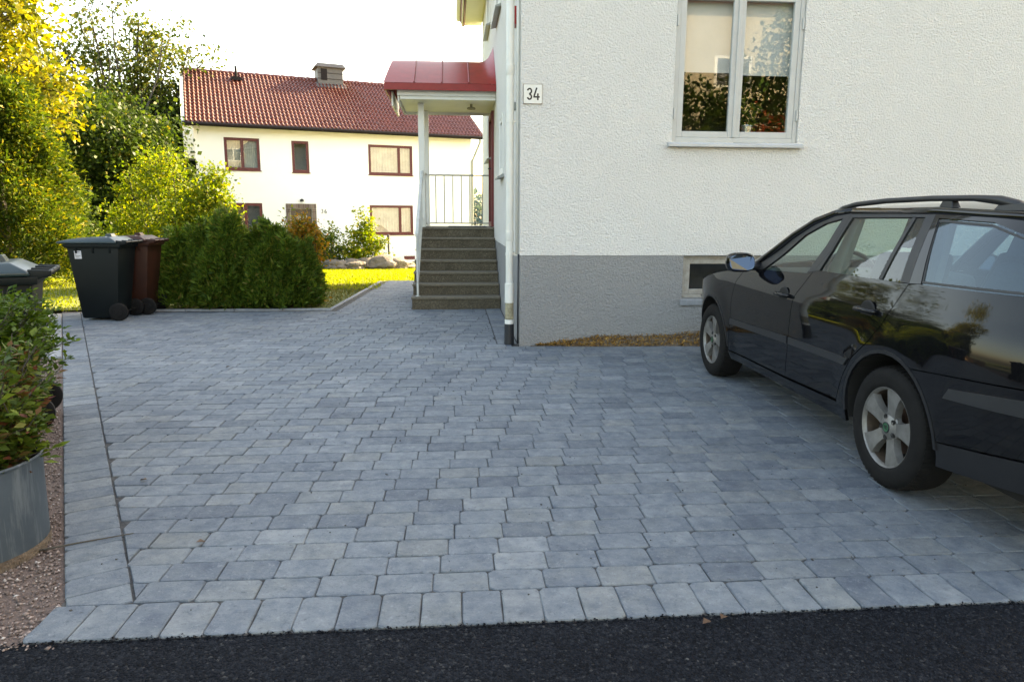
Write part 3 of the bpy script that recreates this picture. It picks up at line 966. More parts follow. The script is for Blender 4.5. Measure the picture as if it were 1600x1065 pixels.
# roof with pale eaves box and gutter
def slab(mb, p, q, r, s, th):
    n = (Vector(q) - Vector(p)).cross(Vector(s) - Vector(p)).normalized() * th
    mb.hexa([p, q, r, s], [tuple(Vector(a) + n) for a in (p, q, r, s)])
mb = MB()
ov, oy = 0.50, 0.35
ez = EAVE - ov * math.tan(math.radians(40)) + 0.18
slab(mb, (HX - ov, HY - oy, ez), (MX, HY - oy, RIDGE + 0.18), (MX, HY2 + oy, RIDGE + 0.18), (HX - ov, HY2 + oy, ez), -0.12)
slab(mb, (HX2 + ov, HY - oy, ez), (MX, HY - oy, RIDGE + 0.18), (MX, HY2 + oy, RIDGE + 0.18), (HX2 + ov, HY2 + oy, ez), 0.12)
roof = hb('roof', mb, M['tile'])
mb = MB()
mb.box(HX - 0.44, HX - 0.002, HY - 0.3, HY2 + 0.33, EAVE - 0.30, EAVE - 0.22)
mb.box(HX - 0.47, HX - 0.44, HY - 0.3, HY2 + 0.33, EAVE - 0.34, EAVE - 0.08)
hb('soffit', mb, M['soffit'], roof)
mb = MB()
mb.tube([(HX - 0.53, HY - 0.32, EAVE - 0.16), (HX - 0.53, HY2 + 0.35, EAVE - 0.16)], 0.065, 12)
hb('gutter', mb, M['whitewood'], roof, smooth='auto')

def window(parent, fn, box, mat, frame=0.05, sash=0.055, splits=(), proud=0.0, glass='houseglass', blind=None, room=0.5, builder=hb, sill=None):
    """frame, sashes, panes; fn(u, w, d) with d growing inwards"""
    u0, u1, w0, w1 = box
    mb = MB()
    frame_ring(mb, u0 + 0.002, u1 - 0.002, w0 + 0.002, w1 - 0.002, frame, proud, proud + 0.09, fn)
    w = builder('window', mb, mat, parent, bevel=0.004)
    edges = [u0 + frame] + list(splits) + [u1 - frame]
    for a, b in zip(edges[:-1], edges[1:]):
        mb = MB()
        frame_ring(mb, a + 0.003, b - 0.003, w0 + frame + 0.003, w1 - frame - 0.003, sash, proud + 0.006, proud + 0.055, fn)
        builder('sash', mb, mat, w, bevel=0.005)
        mb = MB()
        a2, b2, c2, d2 = a + sash + .002, b - sash - .002, w0 + frame + sash + .002, w1 - frame - sash - .002
        mb.add([fn(a2, c2, proud + .03), fn(b2, c2, proud + .03), fn(b2, d2, proud + .03), fn(a2, d2, proud + .03)], [(0, 1, 2, 3)])
        builder('pane', mb, M[glass], w)
    if blind:
        mb = MB()
        for a, b, c, d, off in blind:
            mb.add([fn(a, c, off), fn(b, c, off), fn(b, d, off), fn(a, d, off)], [(0, 1, 2, 3)])
        builder('blind', mb, M['blind'], w)
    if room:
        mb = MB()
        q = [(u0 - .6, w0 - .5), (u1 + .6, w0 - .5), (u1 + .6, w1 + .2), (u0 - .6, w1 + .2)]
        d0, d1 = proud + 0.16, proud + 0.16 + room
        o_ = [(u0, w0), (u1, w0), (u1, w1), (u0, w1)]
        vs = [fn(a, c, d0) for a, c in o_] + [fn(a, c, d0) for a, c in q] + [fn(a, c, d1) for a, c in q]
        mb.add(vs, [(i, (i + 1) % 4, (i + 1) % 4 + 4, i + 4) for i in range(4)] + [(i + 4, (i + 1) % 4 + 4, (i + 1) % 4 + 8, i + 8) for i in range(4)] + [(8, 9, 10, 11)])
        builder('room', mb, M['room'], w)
    return w

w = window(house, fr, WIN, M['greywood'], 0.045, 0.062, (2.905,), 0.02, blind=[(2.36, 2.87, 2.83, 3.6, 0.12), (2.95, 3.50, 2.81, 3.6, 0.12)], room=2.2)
w['label'] = 'two light kitchen window with half drawn blind'
mb = MB()                                              # sloping sill sheet with upturned ends
mb.hexa([(2.20, HY - 0.055, 2.072), (3.64, HY - 0.055, 2.072), (3.64, HY + 0.02, 2.085), (2.20, HY + 0.02, 2.085)],
        [(2.20, HY - 0.055, 2.100), (3.64, HY - 0.055, 2.100), (3.64, HY + 0.02, 2.128), (2.20, HY + 0.02, 2.128)])
hb('sill', mb, M['sillmetal'], w, bevel=0.003)
mb = MB()
for uu in (2.262, 3.568):
    for zz_ in (2.35, 3.25):
        mb = MB(); mb.tube([(uu, HY + 0.008, zz_), (uu, HY + 0.008, zz_ + 0.11)], 0.010, 8)
        hb('hinge', mb, M['greywood'], w, smooth='auto')
mb = MB()
mb.tube([(2.90, HY + 0.0, 2.118), (3.05, HY - 0.015, 2.112), (3.30, HY - 0.02, 2.105)], 0.006, 6)
hb('stay', mb, M['thinrail'], w, smooth=True)
# two lights share a weather strip
mb = MB(); mb.box(2.888, 2.922, HY + 0.010, HY + 0.03, 2.175, 3.57)
hb('mullion', mb, M['greywood'], w, bevel=0.004)

w = window(house, lambda u, ww, d: (u, HY + 0.004 + d, ww), BWIN, M['oldwood'], 0.035, 0.055, (), 0.045, room=0.3)
w['label'] = 'low basement window with weathered frame'
mb = MB()
mb.hexa([(2.41, HY - 0.012, 0.425), (3.44, HY - 0.012, 0.425), (3.44, HY + 0.05, 0.43), (2.41, HY + 0.05, 0.43)],
        [(2.41, HY - 0.012, 0.485), (3.44, HY - 0.012, 0.485), (3.44, HY + 0.05, 0.5), (2.41, HY + 0.05, 0.5)])
hb('sill', mb, M['kerb'], w, bevel=0.004)
for bx in (SW1, SW2, SW3, SW4):
    w = window(house, sd, bx, M['whitewood'], 0.04, 0.05, (), -0.025, room=0.6)
    mb = MB()
    mb.hexa([(HX - 0.085, bx[0] - .05, bx[2] - 0.055), (HX, bx[0] - .05, bx[2] - 0.04), (HX, bx[1] + .05, bx[2] - 0.04), (HX - 0.085, bx[1] + .05, bx[2] - 0.055)],
            [(HX - 0.085, bx[0] - .05, bx[2] - 0.035), (HX, bx[0] - .05, bx[2] + 0.0), (HX, bx[1] + .05, bx[2] + 0.0), (HX - 0.085, bx[1] + .05, bx[2] - 0.035)])
    hb('sill', mb, M['thinrail'], w)

# front door in the side wall
mb = MB()
frame_ring(mb, DOOR[0], DOOR[1], DOOR[2], DOOR[3], 0.08, -0.045, 0.09, sd)
dr = hb('door', mb, M['redwood'], bevel=0.004)
mb = MB(); mb.box(HX + 0.01, HX + 0.06, DOOR[0] + 0.083, DOOR[1] - 0.083, DOOR[2] + 0.083, DOOR[3] - 0.083)
hb('door_leaf', mb, M['redwood'], dr)
mb = MB(); mb.tube([(HX + 0.01, 12.30, 2.15), (HX - 0.08, 12.30, 2.15), (HX - 0.08, 12.42, 2.15)], 0.012, 8)
mb.box(HX + 0.0, HX + 0.012, 12.27, 12.33, 2.03, 2.24)
hb('handle', mb, M['trim'], dr)

# downpipe with leaf catcher and black foot
PXc, PYc = 0.580, 7.435
mb = MB()
mb.tube([(PXc, PYc, 0.545), (PXc, PYc, 2.78), (PXc, PYc, 2.80), (PXc, PYc, 5.3)], 0.040, 18)
mb.lathe([(0.040, 2.76), (0.0445, 2.77), (0.0445, 2.86), (0.040, 2.862)], 18, 'z', (PXc, PYc, 0))
mb.lathe([(0.040, 1.10), (0.0445, 1.11), (0.0445, 1.20), (0.040, 1.202)], 18, 'z', (PXc, PYc, 0))
mb.tube([(PXc, PYc, 5.28), (PXc - 0.15, PYc, 5.55), (HX - 0.52, PYc, 5.80)], 0.040, 14)
dp = hb('downpipe', mb, M['pipe'], smooth='auto')
mb = MB()
mb.lathe([(0.041, 0.66), (0.049, 0.655), (0.0495, 0.475), (0.050, 0.45), (0.035, 0.45)], 18, 'z', (PXc, PYc, 0))
hb('collar', mb, M['pipe'], dp, smooth='auto')
mb = MB(); mb.lathe([(0.046, 0.27), (0.049, 0.265), (0.0485, 0.205), (0.03, 0.205)], 18, 'z', (PXc, PYc, 0))
hb('collar', mb, M['pipe'], dp, smooth='auto')
mb = MB(); mb.lathe([(0.030, 0.46), (0.044, 0.455), (0.046, 0.30), (0.046, 0.275), (0.03, 0.27)], 18, 'z', (PXc, PYc, 0))
mb.box(PXc - 0.042, PXc + 0.042, PYc - 0.050, PYc - 0.040, 0.288, 0.300)
hb('leaf_catcher', mb, M['catcher'], dp, smooth='auto')
mb = MB(); mb.lathe([(0.040, 0.225), (0.0515, 0.222), (0.054, 0.0), (0.054, -0.04)], 20, 'z', (PXc, PYc, 0))
hb('pipe_foot', mb, M['blackplastic'], dp, smooth='auto')
mb = MB()
for z in (0.95, 2.3, 3.9):
    mb.box(PXc, HX, PYc - 0.01, PYc + 0.01, z, z + 0.03)
    mb.lathe([(0.041, z), (0.044, z), (0.044, z + 0.03), (0.041, z + 0.03)], 16, 'z', (PXc, PYc, 0))
    hb('bracket', mb, M['pipe'], dp)
    mb = MB()
mb = MB()
mb.tube([(HX - 0.012, HY + 0.030, 0.02), (HX - 0.014, HY + 0.032, 0.5), (HX - 0.010, HY + 0.03, 0.97)], 0.009, 6)
hb('cable', mb, M['blackplastic'], smooth=True)
mb = MB(); mb.tube([(HX - 0.022, HY + 0.10, 0.97), (HX - 0.022, HY + 0.10, 5.3)], 0.016, 8)
hb('conduit', mb, M['pipe'], smooth=True)

# enamel number plate
mb = MB(); mb.box(0.702, 0.896, HY - 0.010, HY - 0.003, 2.470, 2.662)
pl = hb('number_plate', mb, M['rust'], bevel=0.003)
mb = MB(); mb.box(0.7065, 0.8915, HY - 0.0135, HY - 0.0105, 2.4745, 2.6575)
hb('enamel_face', mb, M['plate'], pl, bevel=0.0015)
def digit3(cx, cz, w, h, s, d, mb):
    """DIN style 3: two arcs"""
    def arc(c, rx, rz, a0, a1, n=12):
        return [(c[0] + rx * math.cos(a0 + (a1 - a0) * i / n), c[1] + rz * math.sin(a0 + (a1 - a0) * i / n)) for i in range(n + 1)]
    up = arc((cx, cz + h * 0.235), w / 2 - s / 2, h * 0.265 - s / 2, math.radians(170), math.radians(-85), 12)
    lo = arc((cx, cz - h * 0.235), w / 2 - s / 2, h * 0.265 - s / 2, math.radians(85), math.radians(-170), 12)
    for path in (up, lo):
        stroke(path, s, d, mb)
    stroke([(cx - w * 0.10, cz), (cx + w * 0.15, cz)], s, d, mb)
def stroke(path, s, d, mb):
    n = len(path)
    vs = []
    for i, p in enumerate(path):
        a = path[max(i - 1, 0)]; b = path[min(i + 1, n - 1)]
        t = Vector((b[0] - a[0], b[1] - a[1])).normalized()
        q = Vector((-t.y, t.x)) * s / 2
        vs += [(p[0] + q.x, HY - d, p[1] + q.y), (p[0] - q.x, HY - d, p[1] - q.y)]
    mb.add(vs, [(2 * i, 2 * i + 1, 2 * i + 3, 2 * i + 2) for i in range(n - 1)])
mb = MB(); digit3(0.765, 2.566, 0.056, 0.118, 0.0165, 0.0145, mb)
hb('digit', mb, M['ink'], pl)
mb = MB()
stroke([(0.838, 2.627), (0.811, 2.545)], 0.0165, 0.0145, mb)
stroke([(0.803, 2.538), (0.868, 2.538)], 0.0165, 0.0148, mb)
stroke([(0.849, 2.572), (0.849, 2.507)], 0.0165, 0.0151, mb)
hb('digit', mb, M['ink'], pl)
mb = MB(); mb.box(HX - 0.035, HX - 0.004, 7.72, 7.90, 3.325, 3.50)
hb('plaque', mb, M['redplaque'])
mb = MB(); mb.box(HX - 0.05, HX - 0.002, 7.73, 7.80, 2.47, 2.55)
hb('doorbell', mb, M['thinrail'], bevel=0.01)

# entrance canopy
CX0, CX1, CY0, CY1 = -0.87, HX - 0.003, 11.58, 13.10
mb = MB()
mb.box(CX0, CX1, CY0, CY0 + 0.03, 3.205, 3.30)
mb.box(CX0 + 0.04, CX1, CY0 + 0.032, CY0 + 0.06, 3.155, 3.235)
mb.box(CX0, CX0 + 0.03, CY0 + 0.032, CY1, 3.205, 3.30)
mb.box(CX0, CX1, CY1 + 0.002, CY1 + 0.03, 3.12, 3.30)
can = hb('canopy', mb, M['whitewood'], bevel=0.004)
mb = MB(); mb.box(CX0 + 0.035, CX1, CY0 + 0.062, CY1, 3.165, 3.185)
hb('soffit', mb, M['soffit'], can)
mb = MB()
for i in range(14):
    y = CY0 + 0.05 + i * 0.108
    mb.box(CX0 + 0.002, CX0 + 0.022, y, y + 0.06, 3.12, 3.204)
mb.box(CX0 - 0.11, CX0 - 0.085, CY0 + 0.25, CY1, 3.08, 3.30)
hb('valance', mb, M['whitewood'], can)
mb = MB(); mb.box(CX0 - 0.19, CX1, CY0 - 0.11, CY0 - 0.085, 3.27, 3.375)
mb.box(CX0 - 0.19, CX0 - 0.165, CY0 - 0.083, CY1 + 0.1, 3.27, 3.375)
hb('fascia', mb, M['redroof'], can, bevel=0.004)
def roofz(t):      # cross profile of the curved sheet roof: t 0 front edge .. 1 ridge
    return 3.378 + 0.50 * (math.sin(t * PI / 2) * 0.16 + t * 0.84)
yr = (CY0 - 0.11 + CY1 + 0.12) / 2
seams = [CX0 - 0.20, -0.60, -0.17, 0.25, CX1]
for a, b in zip(seams[:-1], seams[1:]):
    mb = MB()
    last = b == CX1
    us = [a, b] if not last else [a, 0.35, 0.45, 0.53, 0.59, 0.64, b]
    rows = []
    for side in (0, 1):
        for i in range(9):
            t = i / 8 if side == 0 else 1 - i / 8
            y = (CY0 - 0.11) + (yr - (CY0 - 0.11)) * t if side == 0 else (CY1 + 0.12) - ((CY1 + 0.12) - yr) * t
            row = []
            for u in us:
                lift = 0.25 * max(0, (u - 0.46) / 0.215) ** 2.6 * t if last else 0
                row.append((u + (0.18 * t if a < -1 and u == a else 0.0) * 0.45, y, roofz(t) + lift))
            rows.append(row)
    n = len(us)
    mb.add([p for r_ in rows for p in r_], [(j * n + i, j * n + i + 1, (j + 1) * n + i + 1, (j + 1) * n + i) for j in range(len(rows) - 1) for i in range(n - 1)])
    hb('roof_sheet', mb, M['redroof'], can, smooth='auto')
for u in seams[1:-1]:
    mb = MB()
    pts = [(u, (CY0 - 0.11) + (yr - CY0 + 0.11) * i / 8, roofz(i / 8) + 0.012) for i in range(9)]
    pts += [(u, yr + (CY1 + 0.12 - yr) * i / 8, roofz(1 - i / 8) + 0.012) for i in range(1, 9)]
    mb.tube(pts, 0.011, 6)
    hb('seam', mb, M['redroof'], can)
mb = MB()
pts = [(CX0 - 0.20 + 0.08 * i / 8, (CY0 - 0.11) + (yr - CY0 + 0.11) * i / 8, roofz(i / 8)) for i in range(9)]
pts2 = [(CX0 - 0.20 + 0.08 * (1 - i / 8), yr + (CY1 + 0.12 - yr) * i / 8, roofz(1 - i / 8)) for i in range(1, 9)]
allp = pts + pts2
mb.add([(p[0] + 0.012, p[1], p[2]) for p in allp] + [(p[0] + 0.02, p[1], 3.30) for p in allp], [(i, i + 1, i + 1 + len(allp), i + len(allp)) for i in range(len(allp) - 1)])
hb('gable_end', mb, M['redroof'], can)
mb = MB(); mb.tube([(0.30, 12.1, 3.165), (0.30, 12.1, 3.11)], 0.02, 8); mb.lathe([(0.0, 3.12), (0.06, 3.115), (0.075, 3.09), (0.06, 3.08), (0, 3.075)], 14, 'z', (0.30, 12.1, 0))
hb('lamp', mb, M['catcher'], can, smooth='auto')
mb = MB(); mb.box(-0.575, -0.475, 12.02, 12.12, 1.165, 3.155); mb.box(-0.515, -0.435, 12.9, 12.98, 1.165, 3.155)
hb('post', mb, M['whitewood'], can, bevel=0.006)

# ------------------------------------------------------------------ stairs
ZS = [0.178, 0.344, 0.500, 0.664, 0.830, 0.998, 1.162]
st = thing('staircase', 'brown aggregate concrete steps rising to the side door of the white house', 'stairs', (0.02, 11.8, 0))
SO = (0.02, 11.8, 0)
for i, z in enumerate(ZS):
    z0 = ZS[i - 1] if i else -0.05
    y = 10.31 + 0.28 * i
    xl = -0.640 + 0.004 * i
    mb = MB(); mb.box(xl + 0.012, 0.672, y + 0.015, 13.40, z0 + 0.001, z - 0.036)
    s_ = build('step', mb, M['steps'], st, False, 0.004, SO)
    mb = MB(); mb.box(xl, 0.674, y, 13.42, z - 0.035, z)
    build('tread', mb, M['tread'], s_, False, 0.008, SO)
mb = MB(); mb.box(-0.10, 0.55, 12.03, 12.75, 1.163, 1.180)
tag(build('door_mat', mb, M['blackplastic'], None, False, 0.004), 'thin black mat on the top landing before the side door', 'door mat')

rail = thing('stair_railing', 'pale steel railing round the landing and down the left edge of the steps', 'railing', (-0.5, 12.0, 0))
RO = (-0.5, 12.0, 0)
def rb(name, mb, mat=M['railing']):
    return build(name, mb, mat, rail, 'auto', 0, RO)
RB = 13.30
mb = MB(); mb.tube([(0.66, RB, 2.085), (-0.49, RB, 2.085), (-0.50, 12.05, 2.06)], 0.014, 8); rb('top_rail', mb, M['thinrail'])
mb = MB(); mb.tube([(0.66, RB, 1.215), (-0.49, RB, 1.215), (-0.50, 12.05, 1.215)], 0.011, 8); rb('bottom_rail', mb, M['thinrail'])
for i in range(8):
    x = -0.49 + 0.157 * i
    if i == 6: x = 0.53
    if i == 7: continue
    mb = MB(); mb.tube([(x, RB, 1.215 if i else 1.163), (x, RB, 2.085)], 0.0105, 6); rb('baluster', mb, M['thinrail'])
for i in range(6):
    y = 12.25 + 0.175 * i
    mb = MB(); mb.tube([(-0.497, y, 1.215), (-0.497, y, 2.07)], 0.0085, 6); rb('baluster', mb)
mb = MB()
a = Vector((-0.525, 12.0, 2.08)); b = Vector((-0.545, 10.42, 1.08))
mb.hexa([(a.x - .028, a.y, a.z - .035), (a.x + .028, a.y, a.z - .035), (b.x + .028, b.y, b.z - .035), (b.x - .028, b.y, b.z - .035)],
        [(a.x - .028, a.y, a.z + .02), (a.x + .028, a.y, a.z + .02), (b.x + .028, b.y, b.z + .02), (b.x - .028, b.y, b.z + .02)])
build('handrail', mb, M['railing'], rail, False, 0.012, RO)
mb = MB(); mb.tube([(-0.53, 12.0, 1.32), (-0.543, 10.44, 0.34)], 0.012, 6); rb('bottom_rail', mb)
mb = MB(); mb.tube([(-0.545, 10.44, 0.179), (-0.545, 10.44, 1.07)], 0.017, 8)
mb.lathe([(0.0, 0.187), (0.035, 0.187), (0.035, 0.179)], 10, 'z', (-0.545, 10.44, 0)); rb('newel_post', mb)
for i in range(8):
    t = (i + 1) / 9
    p = a.lerp(b, t)
    mb = MB(); mb.tube([(p.x, p.y, 1.32 + (0.34 - 1.32) * t), (p.x, p.y, p.z - 0.02)], 0.0085, 6); rb('baluster', mb)

# things on the kitchen window board
pot = thing('plant_pot', 'shiny metal pot standing inside the kitchen window', 'plant pot', (3.10, 7.50, 2.20))
mb = MB(); mb.lathe([(0.0, 0), (0.052, 0), (0.062, 0.105), (0.068, 0.11), (0.066, 0.118), (0.056, 0.115), (0.05, 0.09), (0.0, 0.09)], 20)
build('pot', mb, M['steelpot'], pot, 'auto')
n = 120
P = np.array([0, 0, 0.10]) + rng.normal(size=(n, 3)) * np.array([0.07, 0.04, 0.10]) + np.array([0.02, 0, 0.16])
link('plant', quads_mesh('plant', leaves(P, rdir(n) + np.array([0, 0, 0.6]), rdir(n), 0.05 + 0.04 * rng.random(n), 0.025 + 0.02 * rng.random(n)), L['shrub']), pot)
mb = MB(); mb.box(2.30, 3.55, 7.44, 7.62, 2.185, 2.199)
hb('window_board', mb, M['whitewood'])

# ================================================================== NEIGHBOUR HOUSE (number 36)
A36 = math.atan2(0.322, 0.947)
P36 = (-2.013, 31.899, -0.70)
h36 = thing('house', 'cream two storey house with red pantile roof beyond the lawn', 'house', P36, A36)
def nb(name, mb, mat, parent=None, **k):
    return build(name, mb, mat, parent or h36, off=(0, 0, -0.70), **k)      # heights below are written above the driveway
f36 = lambda u, w, d: (u, d, w)
U0, U1, DEP = -8.50, 2.97, 8.0
E36, R36, RY = 4.74, 7.40, 4.0
W1 = (-7.44, -6.11, 3.08, 4.34); W2 = (-4.87, -4.185, 3.05, 4.315); W3 = (-1.716, 0.225, 3.045, 4.305)
W4 = (-7.40, -6.13, 0.50, 1.79); W5 = (-1.73, 0.205, 0.49, 1.755)
D6 = (-5.026, -4.173, -0.55, 1.58)
V6 = (-0.24, 0.25, -0.62, -0.48)
mb = wall_holes(U0, U1, -1.0, E36, [W1, W2, W3, W4, W5, D6, V6], f36, 0.14)
for u in (U0, U1):
    mb.add([(u, 0, -1.0), (u, DEP, -1.0), (u, DEP, E36), (u, RY, R36 - 0.05), (u, 0, E36)], [(0, 1, 2, 3, 4)])
mb.add([(U0, DEP, -1), (U1, DEP, -1), (U1, DEP, E36), (U0, DEP, E36)], [(0, 1, 2, 3)])
nb('wall', mb, M['wall36'])
for bx, sp, cur in ((W1, (-6.775,), 0.8), (W2, (), 0.0), (W3, (-0.38,), 0.9), (W4, (-6.77,), 0.0), (W5, (-0.38,), 0.8)):
    w = window(h36, f36, bx, M['frame36'], 0.05, 0.055, sp, 0.02, room=0, builder=nb)
    mb = MB()
    u0, u1, w0, w1 = bx
    mb.add([f36(u0, w0, 0.5), f36(u1, w0, 0.5), f36(u1, w1, 0.5), f36(u0, w1, 0.5)], [(0, 1, 2, 3)])
    nb('room', mb, M['room'] if not cur else M['curtain'], w)
    mb = MB(); mb.box(u0 - 0.03, u1 + 0.03, -0.04, 0.02, w0 - 0.035, w0 + 0.001)
    nb('sill', mb, M['frame36'], w)
    if cur:
        mb = MB()
        k = 40
        vs = []
        for i in range(k + 1):
            t = i / k
            u = u0 + 0.06 + (u1 - u0 - 0.12) * t
            vs += [(u, 0.16 + 0.012 * math.sin(t * 90), w0 + 0.06 + (0.35 * max(0, math.sin(t * 7)) if bx is W5 else 0)), (u, 0.16 + 0.012 * math.sin(t * 90), w1 - 0.06)]
        mb.add(vs, [(2 * i, 2 * i + 2, 2 * i + 3, 2 * i + 1) for i in range(k)])
        nb('curtain', mb, M['curtain'], w, smooth=True)
# door in its brick surround
mb = MB(); frame_ring(mb, D6[0], D6[1], D6[2], D6[3], 0.05, 0.03, 0.12, f36)
d36 = nb('door', mb, M['door36'])
mb = MB(); mb.box(D6[0] + .052, D6[1] - .052, 0.06, 0.11, D6[2] + .05, D6[3] - .052)
nb('door_leaf', mb, M['door36'], d36)
mb = MB()
for i in range(2):
    for j in range(2):
        u = -4.80 + 0.24 * i; z = 0.90 + 0.22 * j
        mb.box(u, u + 0.19, 0.052, 0.058, z, z + 0.18)
nb('pane', mb, M['curtain'], d36)
def brick36(u0, u1, z0, z1):
    mb = MB(); mb.box(u0 + .005, u1 - .005, -0.03, 0.05, z0 + .005, z1 - .005)
    nb('brick', mb, M['brick'])
z = -0.62
r = 0
while z < 1.56:
    for ua, ub in ((-5.215, -5.03), (-4.17, -3.985)):
        brick36(ua, ub, z, z + 0.092)
    z += 0.092; r += 1
u = -5.215
while u < -3.99:
    brick36(u, u + 0.0947, z + 0.004, z + 0.20); u += 0.0947
mb = MB(); mb.box(-5.212, -3.988, -0.016, 0.02, 1.585, z + 0.196)
mb.box(-5.212, -5.033, -0.016, 0.02, -0.62, 1.58); mb.box(-4.167, -3.988, -0.016, 0.02, -0.62, 1.58)
nb('mortar', mb, M['kerb'])
mb = MB(); mb.tube([(-4.57, 0.0, 1.95), (-4.57, -0.12, 1.95)], 0.03, 8); mb.lathe([(0.0, 1.99), (0.07, 1.96), (0.085, 1.87), (0.03, 1.86)], 12, 'z', (-4.57, -0.13, 0))
nb('wall_lamp', mb, M['trim'], smooth='auto')
for s, u in (('3', -3.745), ('6', -3.605)):
    me = text_mesh('digit', s, 0.26, M['ink'], 0.006, -0.001, 0.85)
    link('digit', me, h36, (u, -0.008, 1.468 + 0.70))
mb = MB(); mb.box(V6[0] - .01, V6[1] + .01, 0.0, 0.05, V6[2] - .02, V6[3] + .02)
nb('cellar_vent', mb, M['frame36'])
# roof
TU0, TU1 = -8.78, 3.42
YE, ZE = -0.47, 4.80
YR, ZR = RY, 7.45
SL = math.hypot(YR - YE, ZR - ZE); tv = ((YR - YE) / SL, (ZR - ZE) / SL); nv = (-tv[1], tv[0])
NC, NR, SEG = 76, 16, 6
tp = (TU1 - TU0) / NC
def tile_h(ph):
    ph %= 1.0
    return 0.056 * (math.sin(PI * ph / 0.55) if ph < 0.55 else -0.35 * math.sin(PI * (ph - 0.55) / 0.45))
tl = MB()
n = NC * SEG + 1
for rr in range(NR):
    a0, a1 = SL * rr / NR - 0.01, SL * (rr + 1) / NR + 0.02
    lines = ((a0, 0.010), (a0, 0.052), (a1, 0.016))
    vs = []
    jit = [random.uniform(-0.006, 0.006) for _ in range(NC + 1)]
    for a, lift in lines:
        for i in range(n):
            hh = tile_h(i / SEG) + lift + jit[i // SEG] * (1 if lift > .03 else 0)
            vs.append((TU0 + tp * i / SEG, YE + tv[0] * a + nv[0] * hh, ZE + tv[1] * a + nv[1] * hh))
    tl.add(vs, [(k * n + i, k * n + i + 1, (k + 1) * n + i + 1, (k + 1) * n + i) for k in range(2) for i in range(n - 1)])
mb = MB()
slab(mb, (TU0, YE, ZE - 0.02), (TU1, YE, ZE - 0.02), (TU1, YR, ZR - 0.02), (TU0, YR, ZR - 0.02), -0.10)
slab(mb, (TU0, 2 * YR - YE, ZE - 0.02), (TU1, 2 * YR - YE, ZE - 0.02), (TU1, YR, ZR - 0.02), (TU0, YR, ZR - 0.02), 0.10)
r36 = nb('roof', mb, M['tile'])
tt = nb('roof_tiles', tl, M['tile'], r36, smooth='auto')
tag(tt, kind='stuff')
for i in range(33):
    u = TU0 + (TU1 - TU0) * i / 33
    mb = MB(); mb.tube([(u, YR, ZR + 0.015), (u + 0.39, YR, ZR + 0.0)], [0.105, 0.09], 8)
    nb('ridge_tile', mb, M['tile'], r36, smooth='auto')
mb = MB()
mb.tube([(TU0 - 0.10, YE - 0.07, ZE - 0.06), (TU1 + 0.03, YE - 0.07, ZE - 0.06)], 0.075, 10)
nb('gutter', mb, M['gutter'], r36, smooth='auto')
mb = MB()
mb.hexa([(TU0 - 0.13, YE + .02, ZE - 0.16), (TU0 - 0.01, YE + .02, ZE - 0.16), (TU0 - 0.01, YR, ZR - 0.14), (TU0 - 0.13, YR, ZR - 0.14)],
        [(TU0 - 0.13, YE + .02, ZE + 0.08), (TU0 - 0.01, YE + .02, ZE + 0.08), (TU0 - 0.01, YR, ZR + 0.10), (TU0 - 0.13, YR, ZR + 0.10)])
BB = simple('pale green painted board', (0.55, 0.62, 0.58), 0.6)
nb('barge_board', mb, BB, r36)
mb = MB()
mb.hexa([(TU1 + .005, YE + .02, ZE - 0.16), (TU1 + 0.04, YE + .02, ZE - 0.16), (TU1 + 0.04, YR, ZR - 0.14), (TU1 + .005, YR, ZR - 0.14)],
        [(TU1 + .005, YE + .02, ZE + 0.06), (TU1 + 0.04, YE + .02, ZE + 0.06), (TU1 + 0.04, YR, ZR + 0.08), (TU1 + .005, YR, ZR + 0.08)])
nb('barge_board', mb, BB, r36)
mb = MB(); mb.box(TU0 - 0.10, U0 - 0.002, YE, 0.9, 3.45, 4.66)
nb('eaves_bracket', mb, M['whitewood'])
mb = MB()
mb.tube([(3.20, YE - 0.06, 4.70), (3.20, YE - 0.06, 4.55), (2.99, -0.07, 3.75), (2.99, -0.07, -0.75)], 0.062, 8)
nb('downpipe', mb, M['thinrail'], smooth='auto')
# chimney clad in sheet
mb = MB(); mb.box(-3.16, -2.02, YR - 0.48, YR + 0.48, 6.80, 7.98)
ch = nb('chimney', mb, M['chimney'], bevel=0.01)
mb = MB()
mb.hexa([(-3.29, YR - .60, 7.98), (-1.90, YR - .60, 7.98), (-1.90, YR + .60, 7.98), (-3.29, YR + .60, 7.98)],
        [(-3.17, YR - .48, 8.14), (-2.02, YR - .48, 8.14), (-2.02, YR + .48, 8.14), (-3.17, YR + .48, 8.14)])
mb.box(-3.30, -1.89, YR - .61, YR + .61, 7.955, 7.979)
nb('chimney_cap', mb, M['chimney'], ch)
for z in (7.45, 7.70):
    mb = MB(); mb.box(-3.165, -2.015, YR - 0.492, YR - 0.481, z, z + 0.025)
    nb('seam', mb, M['gutter'], ch)
mb = MB(); mb.box(-3.02, -2.74, YR - 0.497, YR - 0.483, 7.40, 7.90)
nb('vent_grille', mb, M['gutter'], ch)
mb = MB(); mb.hexa([(-3.30, YR - .75, 6.93), (-1.9, YR - .75, 6.93), (-1.9, YR - .40, 7.16), (-3.30, YR - .40, 7.16)], [(-3.28, YR - .75, 7.06), (-1.92, YR - .75, 7.06), (-1.92, YR - .40, 7.29), (-3.28, YR - .40, 7.29)])
nb('flashing', mb, M['chimney'], ch)
mb = MB(); mb.tube([(-6.66, 3.45, 7.0), (-6.66, 3.45, 7.68)], 0.055, 8)
mb.box(-6.87, -6.43, 3.15, 3.60, 7.05, 7.20)
nb('vent_pipe', mb, M['gutter'], smooth='auto')

